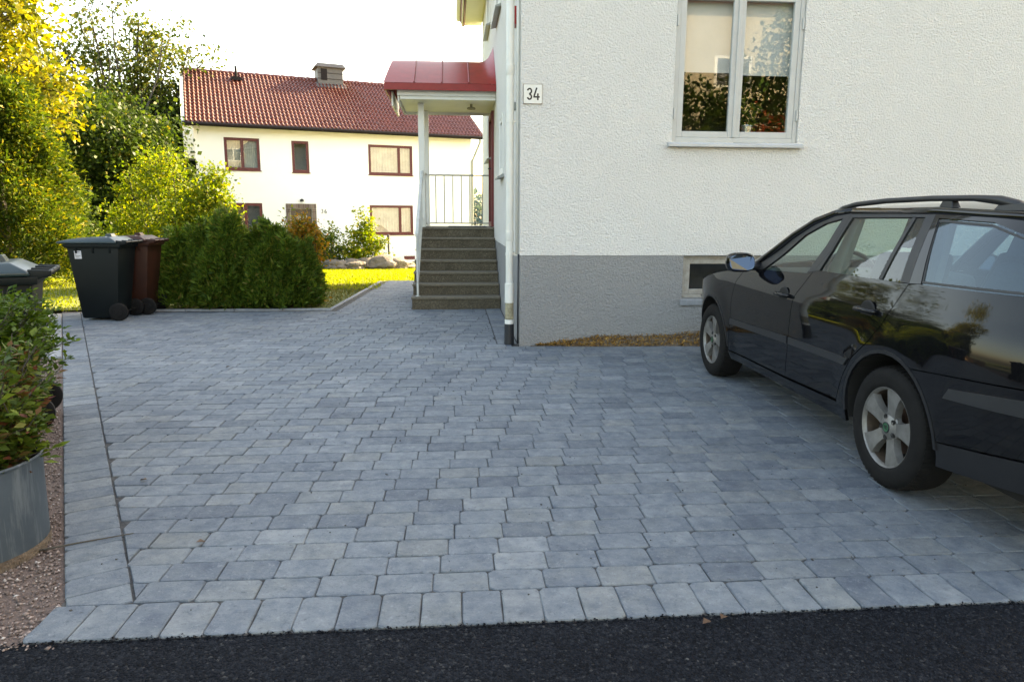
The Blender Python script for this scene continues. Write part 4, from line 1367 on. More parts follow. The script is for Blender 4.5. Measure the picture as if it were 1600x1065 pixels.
# ------------------------------------------------------------------ things before the neighbour house
def boulder(x, y, sx, sy, sz, label, seed):
    rr = random.Random(seed)
    bm = bmesh.new()
    bmesh.ops.create_icosphere(bm, subdivisions=3, radius=1.0)
    ph = [rr.uniform(0, 6) for _ in range(6)]
    for v in bm.verts:
        c = v.co
        k = 1 + 0.16 * math.sin(3.1 * c.x + ph[0]) * math.cos(2.7 * c.y + ph[1]) + 0.10 * math.sin(6.3 * c.z + ph[2] + 2 * c.x) + 0.05 * math.sin(11 * c.x + 7 * c.y + ph[3])
        v.co = Vector((c.x * sx * k, c.y * sy * k, c.z * sz * 0.72 * k))
    me = bpy.data.meshes.new('boulder'); bm.to_mesh(me); bm.free()
    me.materials.append(M['stone'])
    me.polygons.foreach_set('use_smooth', [True] * len(me.polygons))
    me.set_sharp_from_angle(angle=math.radians(35))
    o = link('boulder', me, None, (x, y, tz(x, y) + sz * 0.35), rr.uniform(0, 3))
    tag(o, label, 'boulder', 'boulders along the bed before the cream house')
def at36(px, d):      # ground point at picture column px and distance along y
    from_x = (px - 800) / F_PX
    v = FW + RT2 * from_x
    return v.x / v.y * d
bl = [(508, 27.6, .55, .4, .30, 'boulder nearest the hedge end, low and rounded'), (530, 27.2, .75, .45, .34, 'wide pale boulder below the lower garden shrub'),
      (556, 27.0, .65, .4, .36, 'humped boulder below the gap between the two shrubs'), (578, 27.3, .55, .45, .40, 'boulder under the tall leafy shrub'),
      (603, 27.0, .62, .5, .46, 'big round boulder beside the thin black garden post'), (622, 27.2, .50, .4, .42, 'boulder between the black post and the concrete steps'),
      (637, 27.6, .45, .35, .22, 'small flat boulder closest to the concrete steps')]
for i, (px, d, a, b, c, lab) in enumerate(bl):
    boulder(at36(px, d), d, a, b, c, lab, i)
mb = MB(); mb.tube([(0, 0, -0.1), (0, 0, 1.15)], 0.035, 8); mb.lathe([(0.035, 1.15), (0.06, 1.16), (0.05, 1.26), (0.0, 1.30)], 8)
x = at36(611, 27.9); post = build('garden_post', mb, M['trim'], None, 'auto', loc=(x, 27.9, tz(x, 27.9)))
tag(post, 'thin black post standing among the boulders before the lower right window', 'garden post')
x = at36(508, 30.6)
t = thing('utility_box', 'narrow grey box beside the brick framed door of the cream house', 'box', (x, 30.6, tz(x, 30.6)))
mb = MB(); mb.box(-0.16, 0.16, -0.1, 0.1, 0, 0.95); build('cabinet', mb, M['chimney'], t, False, 0.01)
mb = MB(); mb.box(-0.18, 0.18, -0.12, 0.12, 0.951, 0.99); build('lid', mb, M['gutter'], t)
for k in range(3):
    mb = MB(); mb.box(-0.12 + .09 * k, -0.07 + .09 * k, -0.112, -0.102, 0.1, 0.85); build('slat', mb, M['gutter'], t)

def shrub(name, label, loc, stems, leafmat, n_cl, per, size, spread, cat='shrub', group=None):
    """stems: (foot, tip, leafy radius)"""
    root = thing(name, label, cat, loc, 0, group)
    sb = MB(); Vs = []
    for a, b, r in stems:
        p = wobble_path(a, b, 4, 0.05)
        sb.tube(p, [0.018, 0.015, 0.012, 0.008, 0.004], 5, False)
        t = rng.random(n_cl) ** 0.8
        a_ = np.array(a); b_ = np.array(b)
        C = a_ + (b_ - a_) * t[:, None] * 0.98 + rng.normal(size=(n_cl, 3)) * (r * (1.05 - t * 0.75))[:, None] * np.array([1, 1, .5])
        C[:, 2] = np.maximum(C[:, 2], 0.05)
        Vs.append(clump_leaves(C, per, spread, size))
        for q in C[:10]:
            sb.tube(wobble_path(Vector(a).lerp(Vector(b), random.uniform(.1, .6)), q, 2, 0.03), [0.008, 0.006, 0.003], 4, False)
    build('stem', sb, M['bark'], root)
    link('foliage', quads_mesh('foliage', np.concatenate(Vs), leafmat), root)
    return root
d = 27.8; x = at36(520, d)
shrub('garden_shrub', 'lower leafy shrub between the brick framed door and the tall shrub', (x, d, tz(x, d)), [((0, 0, 0), (-0.35, 0, 1.45), .22), ((0, 0, 0), (0.25, .1, 1.55), .25), ((0, 0, 0), (0, 0.1, 1.2), .3), ((-.1, 0, 0), (-.6, 0, .8), .22), ((.1, 0, 0), (.55, 0, 0.9), .22)], L['shrub'], 45, 9, 0.11, 0.10, group='shrubs before the cream house')
x = at36(573, d)
shrub('garden_shrub', 'tallest leafy shrub rising beside the lower right window', (x, d, tz(x, d)), [((0, 0, 0), (-0.05, 0, 2.35), .28), ((0, 0, 0), (0.2, .1, 1.9), .32), ((0, 0, 0), (-0.4, 0.1, 1.5), .3), ((.1, 0, 0), (.65, 0, 1.1), .3), ((0, 0, 0), (-.6, 0, .8), .3)], L['lilac'], 60, 9, 0.12, 0.11, group='shrubs before the cream house')

# ================================================================== VEGETATION
# thuja hedge behind the paving
hedge = thing('hedge', 'dark green thuja hedge along the back edge of the paving', 'hedge', (-3.05, 10.75, 0))
def thuja(h, r, n, taper=0.35):
    z = h * rng.random(n) ** 0.85
    a = rng.random(n) * 2 * PI
    ph = rng.random(6) * 6.28
    lump = 0.92 + 0.14 * np.sin(a * 3 + z * 6 + ph[0]) + 0.12 * np.sin(a * 7 - z * 13 + ph[1]) + 0.08 * np.sin(a * 13 + z * 23 + ph[2])
    rad = r * np.clip(1.05 - (z / h) ** 1.7 * 0.95, 0.08, 1) * lump * (0.35 + 0.72 * rng.random(n) ** 0.5)
    sh = rng.integers(0, 9, n); up = rng.random(n) < 0.16                # upright leader shoots break the outline
    sa = rng.random(9) * 6.28; sr = r * (0.15 + 0.5 * rng.random(9)); shh = h * (0.82 + 0.34 * rng.random(9))
    tt_ = 0.6 + 0.4 * rng.random(n)
    a = np.where(up, sa[sh] + rng.normal(size=n) * 0.10, a); rad = np.where(up, sr[sh] * (1.25 - 0.4 * tt_) + 0.02 * rng.normal(size=n), rad); z = np.where(up, shh[sh] * tt_, z)
    P = np.stack([np.cos(a) * rad, np.sin(a) * rad, z + 0.02], 1)
    D = np.stack([np.cos(a), np.sin(a), np.full(n, 0.9)], 1) * 1.0 + rng.normal(size=(n, 3)) * 0.45
    # flat sprays: each is a small fan of narrow leaflets
    Vs = []
    for k in range(3):
        D2 = unit(D) + rng.normal(size=(n, 3)) * 0.38
        Ln = 0.075 * (0.5 + rng.random(n))
        Vs.append(leaves(P + unit(D) * (0.02 * k), D2, rdir(n), Ln, Ln * 0.26, 0.1))
    return np.concatenate(Vs)
hx = [(-4.06, 0.98, .40), (-3.68, 1.10, .38), (-3.30, 1.26, .36), (-2.96, 1.02, .34), (-2.66, 1.10, .35), (-2.45, 0.92, .33), (-2.30, 0.84, .28), (-3.5, .85, .36), (-2.80, 0.8, .34)]
for i, (x, h, r) in enumerate(hx):
    y = 10.78 + 0.08 * math.sin(i * 2.3) - (0.12 if i > 6 else 0)
    fo = link('hedge_plant', quads_mesh('hedge_plant', thuja(h, r, 8000), L['thuja']), hedge, (x + 3.05, y - 10.75, 0))
    mb = MB(); mb.tube([(0, 0, -.05), (0.02, 0, h * 0.8)], [0.03, 0.01], 6); build('trunk', mb, M['bark'], fo)
# leafy shrubs poking out of the hedge top
shrub('golden_shrub', 'orange and yellow leaved shrub rising at the house end of the hedge', (-2.32, 11.2, 0), [((0, 0, 0), (0.0, 0, 1.40), .17), ((0, 0, 0), (-0.16, 0, 1.25), .18), ((0, 0, 0), (.18, 0, 1.15), .18)], L['orange'], 110, 12, 0.05, 0.055)
shrub('yellow_sapling', 'small yellow leaved sapling poking through the middle of the hedge', (-3.05, 11.3, 0), [((0, 0, 0), (0.05, 0, 1.22), .12), ((0, 0, 0), (0.22, 0, 1.12), .10), ((0, 0, 0), (.5, 0, 1.45), .06)], L['lilac'], 24, 8, 0.055, 0.05)
# bright lilac thicket behind the hedge
ll = [((-.2, 0, 0), (-0.75, .1, 2.15), .40), ((0, 0, 0), (-0.35, .1, 2.55), .38), ((0.1, 0, 0), (0.12, 0, 2.5), .38), ((.3, 0, 0), (0.62, 0, 1.9), .28), ((.5, 0, 0), (.95, 0, 2.28), .26), ((.5, 0, 0), (1.0, 0, 1.75), .24), ((-.3, .1, 0), (-1.0, .2, 1.5), .35), ((0, 0, 0), (0.4, 0, 1.6), .4), ((.5, .2, 0), (0.95, .2, 1.4), .35)]
shrub('lilac_bush', 'bright yellow green lilac bush standing behind the dark hedge', (-5.45, 14.2, 0), ll, L['lilac'], 150, 14, 0.062, 0.11)

# tall lit evergreen at the left edge and the yellow maple above it
def feather_tree(name, label, loc, h, r, n, mat):
    root = thing(name, label, 'tree', loc)
    mb = MB(); mb.tube([(0, 0, -.2), (0, 0, h * .5), (0.05, 0, h * .95)], [0.13, 0.08, 0.02], 8); build('trunk', mb, M['bark'], root, True)
    k = n // 14
    z = h * rng.random(k) ** 0.9
    a = rng.random(k) * 2 * PI
    rad = r * (1 - 0.72 * (z / h) ** 1.6) * (0.55 + 0.5 * rng.random(k) ** .6) * (0.88 + 0.16 * np.sin(a * 4 + z * 3))
    C = np.stack([np.cos(a) * rad, np.sin(a) * rad, z + 0.05], 1)
    Dm = unit(np.stack([np.cos(a), np.sin(a), np.full(k, 0.35)], 1) + rng.normal(size=(k, 3)) * .25)
    Vs = []
    for j in range(14):
        P = C + Dm * (0.03 * j) + rng.normal(size=(k, 3)) * 0.035
        D = Dm + rng.normal(size=(k, 3)) * 0.55
        Ln = 0.085 * (0.5 + rng.random(k))
        Vs.append(leaves(P, D, rdir(k) + np.array([0, 0, .8]), Ln, Ln * 0.36, 0.12))
    link('crown', quads_mesh('crown', np.concatenate(Vs), mat), root)
    return root
feather_tree('evergreen_tree', 'tall feathery evergreen glowing yellow green at the left edge', (-8.75, 14.6, -.05), 3.7, 1.35, 90000, L['feather'])
make_tree('maple_tree', 'yellow leaved maple towering above the feathery evergreen', (-10.6, 16.6, -.1), 3.2, 0.16,
          [((0, 0, 4.9), (2.1, 1.8, 1.6), 190), ((0.9, -.2, 3.9), (1.5, 1.2, 0.8), 90), ((-.8, 0, 6.6), (1.9, 1.6, 1.0), 110), ((1.75, -.4, 4.15), (0.95, .6, .35), 26), ((0.9, 0, 5.7), (1.0, .9, .9), 60), ((-0.2, -.5, 3.1), (1.4, 1.0, .6), 60)],
          L['yellow'], 26, 0.13, 0.22, 10)

# the dark wood behind, tree by tree
make_tree('broadleaf_tree', 'dark round crowned tree right behind the bright lilac', (-11.9, 26.5, -.6), 2.6, 0.2, [((0, 0, 4.3), (2.3, 2, 1.6), 150), ((-1.2, 0, 2.4), (1.8, 1.6, 1.3), 110), ((1.3, 0, 2.2), (1.6, 1.6, 1.3), 100), ((0.2, -.3, 1.1), (2.2, 1.2, 1.0), 100)], L['dark'], 80, 0.15, 0.34, 8, 'trees of the dark wood')
make_tree('broadleaf_tree', 'dark tree between the yellow maple and the thin leaved tree', (-14.9, 28.0, -.6), 3.0, 0.22, [((0, 0, 4.9), (2.4, 2, 1.7), 170), ((-1.3, 0, 2.8), (1.9, 1.6, 1.4), 110), ((1.2, 0, 2.6), (1.7, 1.6, 1.5), 110), ((0, -.5, 1.1), (2.6, 1.2, 1.1), 100)], L['dark'], 80, 0.15, 0.34, 8, 'trees of the dark wood')
make_tree('broadleaf_tree', 'dark tree half hidden behind the feathery evergreen', (-18.2, 27.5, -.6), 3.0, 0.22, [((0, 0, 4.6), (2.3, 2, 1.8), 150), ((1.2, 0, 2.6), (1.7, 1.6, 1.5), 100), ((0, -.5, 1.2), (2.4, 1.2, 1.2), 90)], L['dark'], 80, 0.15, 0.34, 8, 'trees of the dark wood')
make_tree('broadleaf_tree', 'olive tinged tree crown peeping over the wood beside the red roof', (-14.6, 36.0, -.7), 4.0, 0.24, [((0, 0, 6.2), (2.6, 2.2, 1.9), 170), ((-1.5, 0, 4.0), (2.0, 1.8, 1.6), 90), ((1.6, 0, 4.2), (1.9, 1.8, 1.6), 90)], L['dark'], 70, 0.16, 0.36, 10, 'trees of the dark wood')
make_tree('broadleaf_tree', 'dark tree squeezed against the gable of the cream house', (-12.2, 33.5, -.7), 3.0, 0.2, [((0, 0, 5.0), (1.9, 1.8, 2.0), 130), ((0, 0, 2.4), (2.0, 1.8, 1.4), 100)], L['dark'], 70, 0.15, 0.34, 8, 'trees of the dark wood')

# tall thin leaved tree: many rising stems, sparse tips
root = thing('thin_leaved_tree', 'tall thin leaved tree with bare rising stems above the dark wood', 'tree', (-13.9, 32.0, -.7))
tb = MB(); Cs = []
for k in range(26):
    a = random.uniform(-1.1, 1.1); dy = random.uniform(-1.2, 1.2)
    hgt = 8.3 + 1.5 * math.cos(a * 1.1) + random.uniform(-1.0, 0.4)
    foot = Vector((random.uniform(-.35, .35), random.uniform(-.3, .3), 0.4))
    tip = Vector((3.9 * a + random.uniform(-.4, .4), dy * 1.6, hgt))
    p = wobble_path(foot, tip, 6, 0.18)
    for j in range(1, 6): p[j].x -= 0.35 * math.sin(j / 6 * PI) * a
    r0 = random.uniform(0.06, 0.12)
    tb.tube(p, [r0 * (1 - 0.85 * j / 6) for j in range(7)], 6, False)
    for q in range(9):
        t = random.uniform(.45, 1.0); i0 = min(5, int(t * 6)); b0 = p[i0].lerp(p[i0 + 1], t * 6 - i0)
        e = b0 + Vector((random.uniform(-.9, .9) + .4 * a, random.uniform(-.7, .7), random.uniform(.2, 1.0)))
        tb.tube(wobble_path(b0, e, 2, .05), [0.018, 0.013, 0.006], 4, False)
        Cs += [tuple(b0.lerp(e, u)) for u in (0.45, 0.75, 1.0)]
build('trunk', tb, M['bark'], root)
link('crown', quads_mesh('crown', clump_leaves(np.array(Cs), 17, 0.25, 0.15), L['sparse']), root)

# low scrub joining the foot of the wood
for (x, y, s, lab) in ((-8.2, 19.5, 1.0, 'dark green bush behind the bins'), (-10.6, 21.0, 1.25, 'dark green bush at the foot of the wood behind the evergreen'), (-7.9, 22.5, 1.0, 'dark green bush between the lilac and the cream house')):
    shrub('undergrowth_bush', lab, (x, y, tz(x, y) - .05), [((0, 0, 0), (random.uniform(-.9, .9) * s, random.uniform(-.4, .4), random.uniform(1.2, 2.0) * s), .5 * s) for _ in range(7)], L['dark'], 60, 10, 0.13, 0.16, group='bushes at the foot of the wood')

# far woods seen through the gap past the cream house
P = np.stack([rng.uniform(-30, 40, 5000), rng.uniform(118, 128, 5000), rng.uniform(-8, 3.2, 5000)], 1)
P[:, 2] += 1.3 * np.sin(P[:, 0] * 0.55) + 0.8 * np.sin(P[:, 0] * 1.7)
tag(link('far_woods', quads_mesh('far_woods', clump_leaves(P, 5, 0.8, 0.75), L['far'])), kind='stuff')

# ------------------------------------------------------------------ galvanised tubs with plants, left foreground
def tub(label, loc, r, h, soil_z):
    t = thing('planter_tub', label, 'planter', loc)
    mb = MB()
    mb.lathe([(r * 0.985, 0.0), (r * 0.99, h * 0.5), (r, h - 0.012), (r + 0.008, h - 0.008), (r + 0.010, h), (r + 0.004, h + 0.006), (r - 0.006, h), (r - 0.008, h - 0.05), (r - 0.010, soil_z)], 56)
    build('shell', mb, M['zinc'], t, 'auto')
    mb = MB(); mb.lathe([(r * 0.99 + 0.0015, 0.001), (r * 0.99 + 0.002, 0.035), (r * 0.988 + 0.001, 0.05)], 56); build('rusty_foot', mb, M['soil'], t, 'auto')
    mb = MB(); mb.box(r - 0.005, r + 0.006, -0.012, 0.012, 0.02, h - 0.015)
    sm = build('seam', mb, M['zinc'], t, False, 0.002); sm.rotation_euler.z = -1.1
    mb = MB(); mb.lathe([(0.0, soil_z + 0.015), (r * .6, soil_z + 0.01), (r - 0.009, soil_z)], 30); build('soil', mb, M['soil'], t, True)
    return t
T1 = (-2.035, 2.86, -0.02)
tub('grey galvanised tub nearest the road, holding a mottled shrub', T1, 0.315, 0.41, 0.34)
T2 = (-2.93, 3.98, -0.02)
tub('grey galvanised tub further back, hidden by the box shrub', T2, 0.33, 0.46, 0.38)

def leafy(name, label, loc, stems, mats, cat='shrub'):
    root = thing(name, label, cat, loc)
    sb = MB(); Vs = {}
    for a, b, nl, size, ar, mk in stems:
        p = wobble_path(a, b, 5, 0.025)
        sb.tube(p, [0.005, 0.0045, 0.004, 0.003, 0.0025, 0.0015], 5, False)
        t = 0.12 + 0.88 * rng.random(nl)
        pts = np.array([list(q) for q in p])
        idx = np.minimum((t * 5).astype(int), 4); f = (t * 5 - idx)[:, None]
        B = pts[idx] * (1 - f) + pts[idx + 1] * f
        az = rng.random(nl) * 6.28
        side = np.stack([np.cos(az), np.sin(az), rng.normal(size=nl) * 0.35 + 0.15], 1)
        # short twigs carry the leaves away from the stem
        reach = (0.02 + 0.10 * rng.random(nl) ** 1.5 * (1.1 - t))[:, None]
        D = side + np.array([0, 0, 0.15])
        Ln = size * (0.55 + 0.8 * rng.random(nl))
        Vs.setdefault(mk, []).append(leaves(B + side * reach, D, rng.normal(size=(nl, 3)) * .45 + np.array([0, 0, 1.0]), Ln, Ln * ar, 0.16))
    build('stem', sb, M['bark'], root)
    for mk, vs in Vs.items():
        link('foliage', quads_mesh('foliage', np.concatenate(vs), L[mk]), root)
    return root
def stems_at(n, foot_r, reach, h0, h1, nl, size, ar, mk, dirx=0.0):
    out = []
    for _ in range(n):
        a = random.uniform(0, 6.28); f = random.random() ** .5 * foot_r
        a2 = a + random.uniform(-.6, .6)
        e = random.uniform(.3, 1.0) * reach
        e = e if n < 130 else random.uniform(.15, 1.0) * reach
        out.append(((math.cos(a) * f, math.sin(a) * f, 0.0), (math.cos(a2) * e + dirx, math.sin(a2) * e, random.uniform(h0, h1)), nl, size, ar, mk))
    return out
ss = stems_at(110, 0.26, .40, .08, .54, 95, 0.044, 0.58, 'mixed') + stems_at(40, .24, .40, .02, .38, 50, 0.056, 0.44, 'lime', .03) + stems_at(22, .2, .50, .25, .52, 60, 0.040, 0.5, 'mixed', 0.05)
leafy('potted_shrub', 'mottled green and red leaved shrub growing in the nearest tub', (T1[0] - 0.05, T1[1], 0.33), ss, None)
ss = stems_at(260, .28, .60, .26, .60, 140, 0.034, 0.6, 'box', 0.04) + stems_at(110, .26, .62, .0, .5, 120, 0.036, 0.6, 'box', 0.08)
leafy('potted_shrub', 'green small leaved box shrub growing in the further tub', (T2[0] + 0.10, T2[1], 0.37), ss, None)

# ================================================================== BINS AND SMALL THINGS
def wheelie_bin(label, loc, rz, body_m, lid_m, sticker=None):
    t = thing('wheelie_bin', label, 'wheelie bin', loc, rz, 'wheelie bins beside the paving')
    mb = MB()
    mb.hexa([(-.235, -.205, .03), (.20, -.205, .03), (.20, .205, .03), (-.235, .205, .03)], [(-.315, -.275, .965), (.315, -.275, .965), (.315, .275, .965), (-.315, .275, .965)])
    body = build('body', mb, body_m, t, 'auto', 0.022)
    mb = MB()
    mb.hexa([(-.335, -.292, .935), (.335, -.292, .935), (.335, .292, .935), (-.335, .292, .935)], [(-.34, -.297, .985), (.34, -.297, .985), (.34, .297, .985), (-.34, .297, .985)])
    for s in (-1, 1):                                            # stiffening ribs under the rim
        for x in (-.2, 0, .2):
            mb.hexa([(x - .012, s * .278, .87), (x + .012, s * .278, .87), (x + .012, s * .262, .87), (x - .012, s * .262, .87)], [(x - .012, s * .291, .936), (x + .012, s * .291, .936), (x + .012, s * .27, .936), (x - .012, s * .27, .936)])
    build('rim', mb, body_m, t, 'auto', 0.006)
    mb = MB()
    q0 = [(-.405, -.305, .988), (.30, -.305, .988), (.30, .305, .988), (-.405, .305, .988)]
    q1 = [(-.415, -.308, 1.012), (.30, -.308, 1.015), (.30, .308, 1.015), (-.415, .308, 1.012)]
    q2 = [(-.30, -.245, 1.045), (.20, -.245, 1.072), (.20, .245, 1.072), (-.30, .245, 1.045)]
    mb.add(q0 + q1 + q2, [(0, 3, 2, 1)] + [(i, (i + 1) % 4, (i + 1) % 4 + 4, i + 4) for i in range(4)] + [(i + 4, (i + 1) % 4 + 4, (i + 1) % 4 + 8, i + 8) for i in range(4)] + [(8, 9, 10, 11)])
    lid = build('lid', mb, lid_m, t, 'auto', 0.010)
    mb = MB()
    mb.hexa([(.06, -.07, 1.05), (.17, -.07, 1.05), (.17, .07, 1.05), (.06, .07, 1.05)], [(.08, -.06, 1.105), (.14, -.06, 1.11), (.14, .06, 1.11), (.08, .06, 1.105)])
    mb.hexa([(-.24, -.20, 1.047), (.14, -.20, 1.066), (.14, .20, 1.066), (-.24, .20, 1.047)], [(-.22, -.18, 1.058), (.12, -.18, 1.078), (.12, .18, 1.078), (-.22, .18, 1.058)])
    build('lid_panel', mb, lid_m, lid, False, 0.005)
    mb = MB()
    mb.tube([(.40, -.27, 1.005), (.40, .27, 1.005)], 0.016, 10)
    for y in (-.275, -.10, .10, .26):
        mb.hexa([(.29, y - .012, .955), (.41, y - .012, .985), (.41, y + .012, .985), (.29, y + .012, .955)], [(.29, y - .012, 1.03), (.415, y - .012, 1.02), (.415, y + .012, 1.02), (.29, y + .012, 1.03)])
    build('handle', mb, body_m, t, 'auto', 0.004)
    mb = MB(); mb.tube([(.245, -.27, .10), (.245, .27, .10)], 0.012, 8); build('axle', mb, M['rubber'], t)
    for s in (-1, 1):
        mb = MB(); mb.lathe([(0.0, -.028), (.055, -.028), (.06, -.022), (.10, -.026), (.115, -.018), (.115, .018), (.10, .026), (.06, .022), (.055, .02), (0, .02)], 24, 'x')
        w = build('wheel', mb, M['rubber'], t, 'auto'); w.location = (.235, s * .250, .115); w.rotation_euler.z = PI / 2
    if sticker:
        sx, sz, sw, sh = sticker
        def on(x, z, d):       # on the near side wall of the body
            return (x, -.205 - .07 * (z - .03) / .935 - d, z)
        mb = MB(); mb.add([on(sx, sz, .003), on(sx + sw, sz, .003), on(sx + sw, sz + sh, .003), on(sx, sz + sh, .003)], [(0, 1, 2, 3)])
        s_ = build('sticker', mb, M['sticker'], body)
        mb = MB()
        for k, (a, b) in enumerate(((.15, .8), (.1, .4), (.1, .3), (.12, .85), (.1, .6))):
            z = sz + sh * (.85 - k * .17)
            mb.add([on(sx + sw * a, z, .005), on(sx + sw * b, z, .005), on(sx + sw * b, z + sh * .05, .005), on(sx + sw * a, z + sh * .05, .005)], [(0, 1, 2, 3)])
        build('print', mb, M['ink'], s_)
    return t
wheelie_bin('dark green bin with a white sticker beside the brown bin', (-4.57, 9.60, 0), 0.03, M['bingreen'], M['lidgreen'], (-.225, .80, .085, .10))
wheelie_bin('red brown bin behind the stickered green bin, against the hedge', (-4.45, 10.16, 0), 0.05, M['binbrown'], M['binbrown'])
wheelie_bin('blue green lidded bin at the left edge behind the potted shrubs', (-2.99, 4.68, 0), math.radians(23), M['bingreen'], M['lidgreen'])

pk = thing('plank_edging', 'low brown upright board edging left of the border strip', 'board edging', (-5.4, 9.2, 0))
for i in range(13):
    y = 7.7 + 0.26 * i
    x = strip_x(y, -0.50) + random.uniform(-.02, .02)
    a = math.atan2(SD.y, SD.x)
    h = 0.42 + random.uniform(-.04, .06) + (0.12 if i > 9 else 0)
    mb = MB(); mb.hexa([(-.13, -.014, -.05), (.13, -.014, -.05), (.13, .014, -.05), (-.13, .014, -.05)], [(-.13, .01, h), (.13, .01, h + random.uniform(-.02, .02)), (.13, .038, h), (-.13, .038, h)])
    o = build('board', mb, M['plank'], pk, False, 0.004)
    o.location = (x + 5.4, y - 9.2, 0); o.rotation_euler.z = a

for i, (px, py, lab) in enumerate(((219, 750, 'curled brown leaf lying near the left border strip'), (322, 846, 'small yellowish leaf lying on the pavers in the left foreground'), (1110, 969, 'brown leaf lying at the asphalt edge'), (352, 574, 'tiny brown leaf lying towards the bins'), (1133, 961, 'pinkish leaf lying on the header course'))):
    v = FW + RT2 * ((px - 800) / F_PX) - UP2 * ((py - 532.5) / F_PX)
    p = CAM + v * (-(CAM.z - 0.006) / v.z)
    n = 3
    V = leaves(np.zeros((1, 3)), np.array([[random.uniform(-1, 1), random.uniform(-1, 1), .1]]), np.array([[0.2, .1, 1.0]]), np.array([0.045]), np.array([0.03]), 0.3)
    o = link('fallen_leaf', quads_mesh('fallen_leaf', V, L['fallen']), None, p)
    tag(o, lab, 'leaf', 'leaves lying on the paving')
mb = MB(); mb.tube([(-1.78, 2.82, 0.0), (-1.60, 2.90, .004), (-1.40, 2.97, 0.008)], [0.0045, 0.0035, 0.002], 5)
tag(build('twig', mb, M['bark'], None, True), 'thin dry twig on the gravel beside the nearest tub', 'twig')

# ================================================================== ESTATE CAR
CR = (3.05, 3.265, 0.0)
car = thing('parked_car', 'black estate car with roof rails parked facing the white house', 'car', CR, math.radians(-0.9))
WZ = [(.15, .80), (.25, .842), (.35, .862), (.5, .880), (.64, .886), (.78, .884), (.88, .868), (.96, .842), (1.05, .812), (1.2, .757), (1.40, .665), (1.50, .60)]
def wz(z):
    for i in range(len(WZ) - 1):
        if z <= WZ[i + 1][0] or i == len(WZ) - 2:
            p0 = WZ[max(i - 1, 0)]; p1 = WZ[i]; p2 = WZ[i + 1]; p3 = WZ[min(i + 2, len(WZ) - 1)]
            h = p2[0] - p1[0]; t = (z - p1[0]) / h
            m1 = (p2[1] - p0[1]) / max(p2[0] - p0[0], 1e-6) * h; m2 = (p3[1] - p1[1]) / max(p3[0] - p1[0], 1e-6) * h
            return (2 * t ** 3 - 3 * t * t + 1) * p1[1] + (t ** 3 - 2 * t * t + t) * m1 + (-2 * t ** 3 + 3 * t * t) * p2[1] + (t ** 3 - t * t) * m2
    return WZ[-1][1]
def W(y, z):
    w = wz(z)
    if y > 2.3: w -= 0.27 * ((y - 2.3) / 1.2) ** 2.6
    if y < -0.3: w -= 0.16 * ((-0.3 - y) / 0.78) ** 2.4
    if z > 0.95 and y > 1.0: w -= 0.05 * min(1.0, (y - 1.0) / 1.0) * min(1, (z - .95) / .2)
    for yc in (0.0, 2.567):                                      # slight flare round the wheel arches
        d = math.hypot(y - yc, z - .317)
        w += 0.012 * math.exp(-((d - .40) / .09) ** 2)
    return w
def SPt(y, z, off=0.0):
    return Vector((-(W(y, z) + off), y, z))
def SNrm(y, z):
    e = 0.004
    a = SPt(y + e, z) - SPt(y - e, z); b = SPt(y, z + e) - SPt(y, z - e)
    n = a.cross(b)
    n.normalize()
    return n if n.x < 0 else -n
def inpoly(p, poly):
    c = False
    for i in range(len(poly)):
        a, b = poly[i], poly[i - 1]
        if (a[1] > p[1]) != (b[1] > p[1]) and p[0] < (b[0] - a[0]) * (p[1] - a[1]) / (b[1] - a[1]) + a[0]:
            c = not c
    return c
def dense(poly, step=0.035):
    out = []
    for i in range(len(poly)):
        a, b = poly[i], poly[(i + 1) % len(poly)]
        k = max(1, int(math.hypot(b[0] - a[0], b[1] - a[1]) / step))
        out += [(a[0] + (b[0] - a[0]) * j / k, a[1] + (b[1] - a[1]) * j / k) for j in range(k)]
    return out
def area2(p):
    return sum(p[i][0] * p[(i + 1) % len(p)][1] - p[(i + 1) % len(p)][0] * p[i][1] for i in range(len(p)))
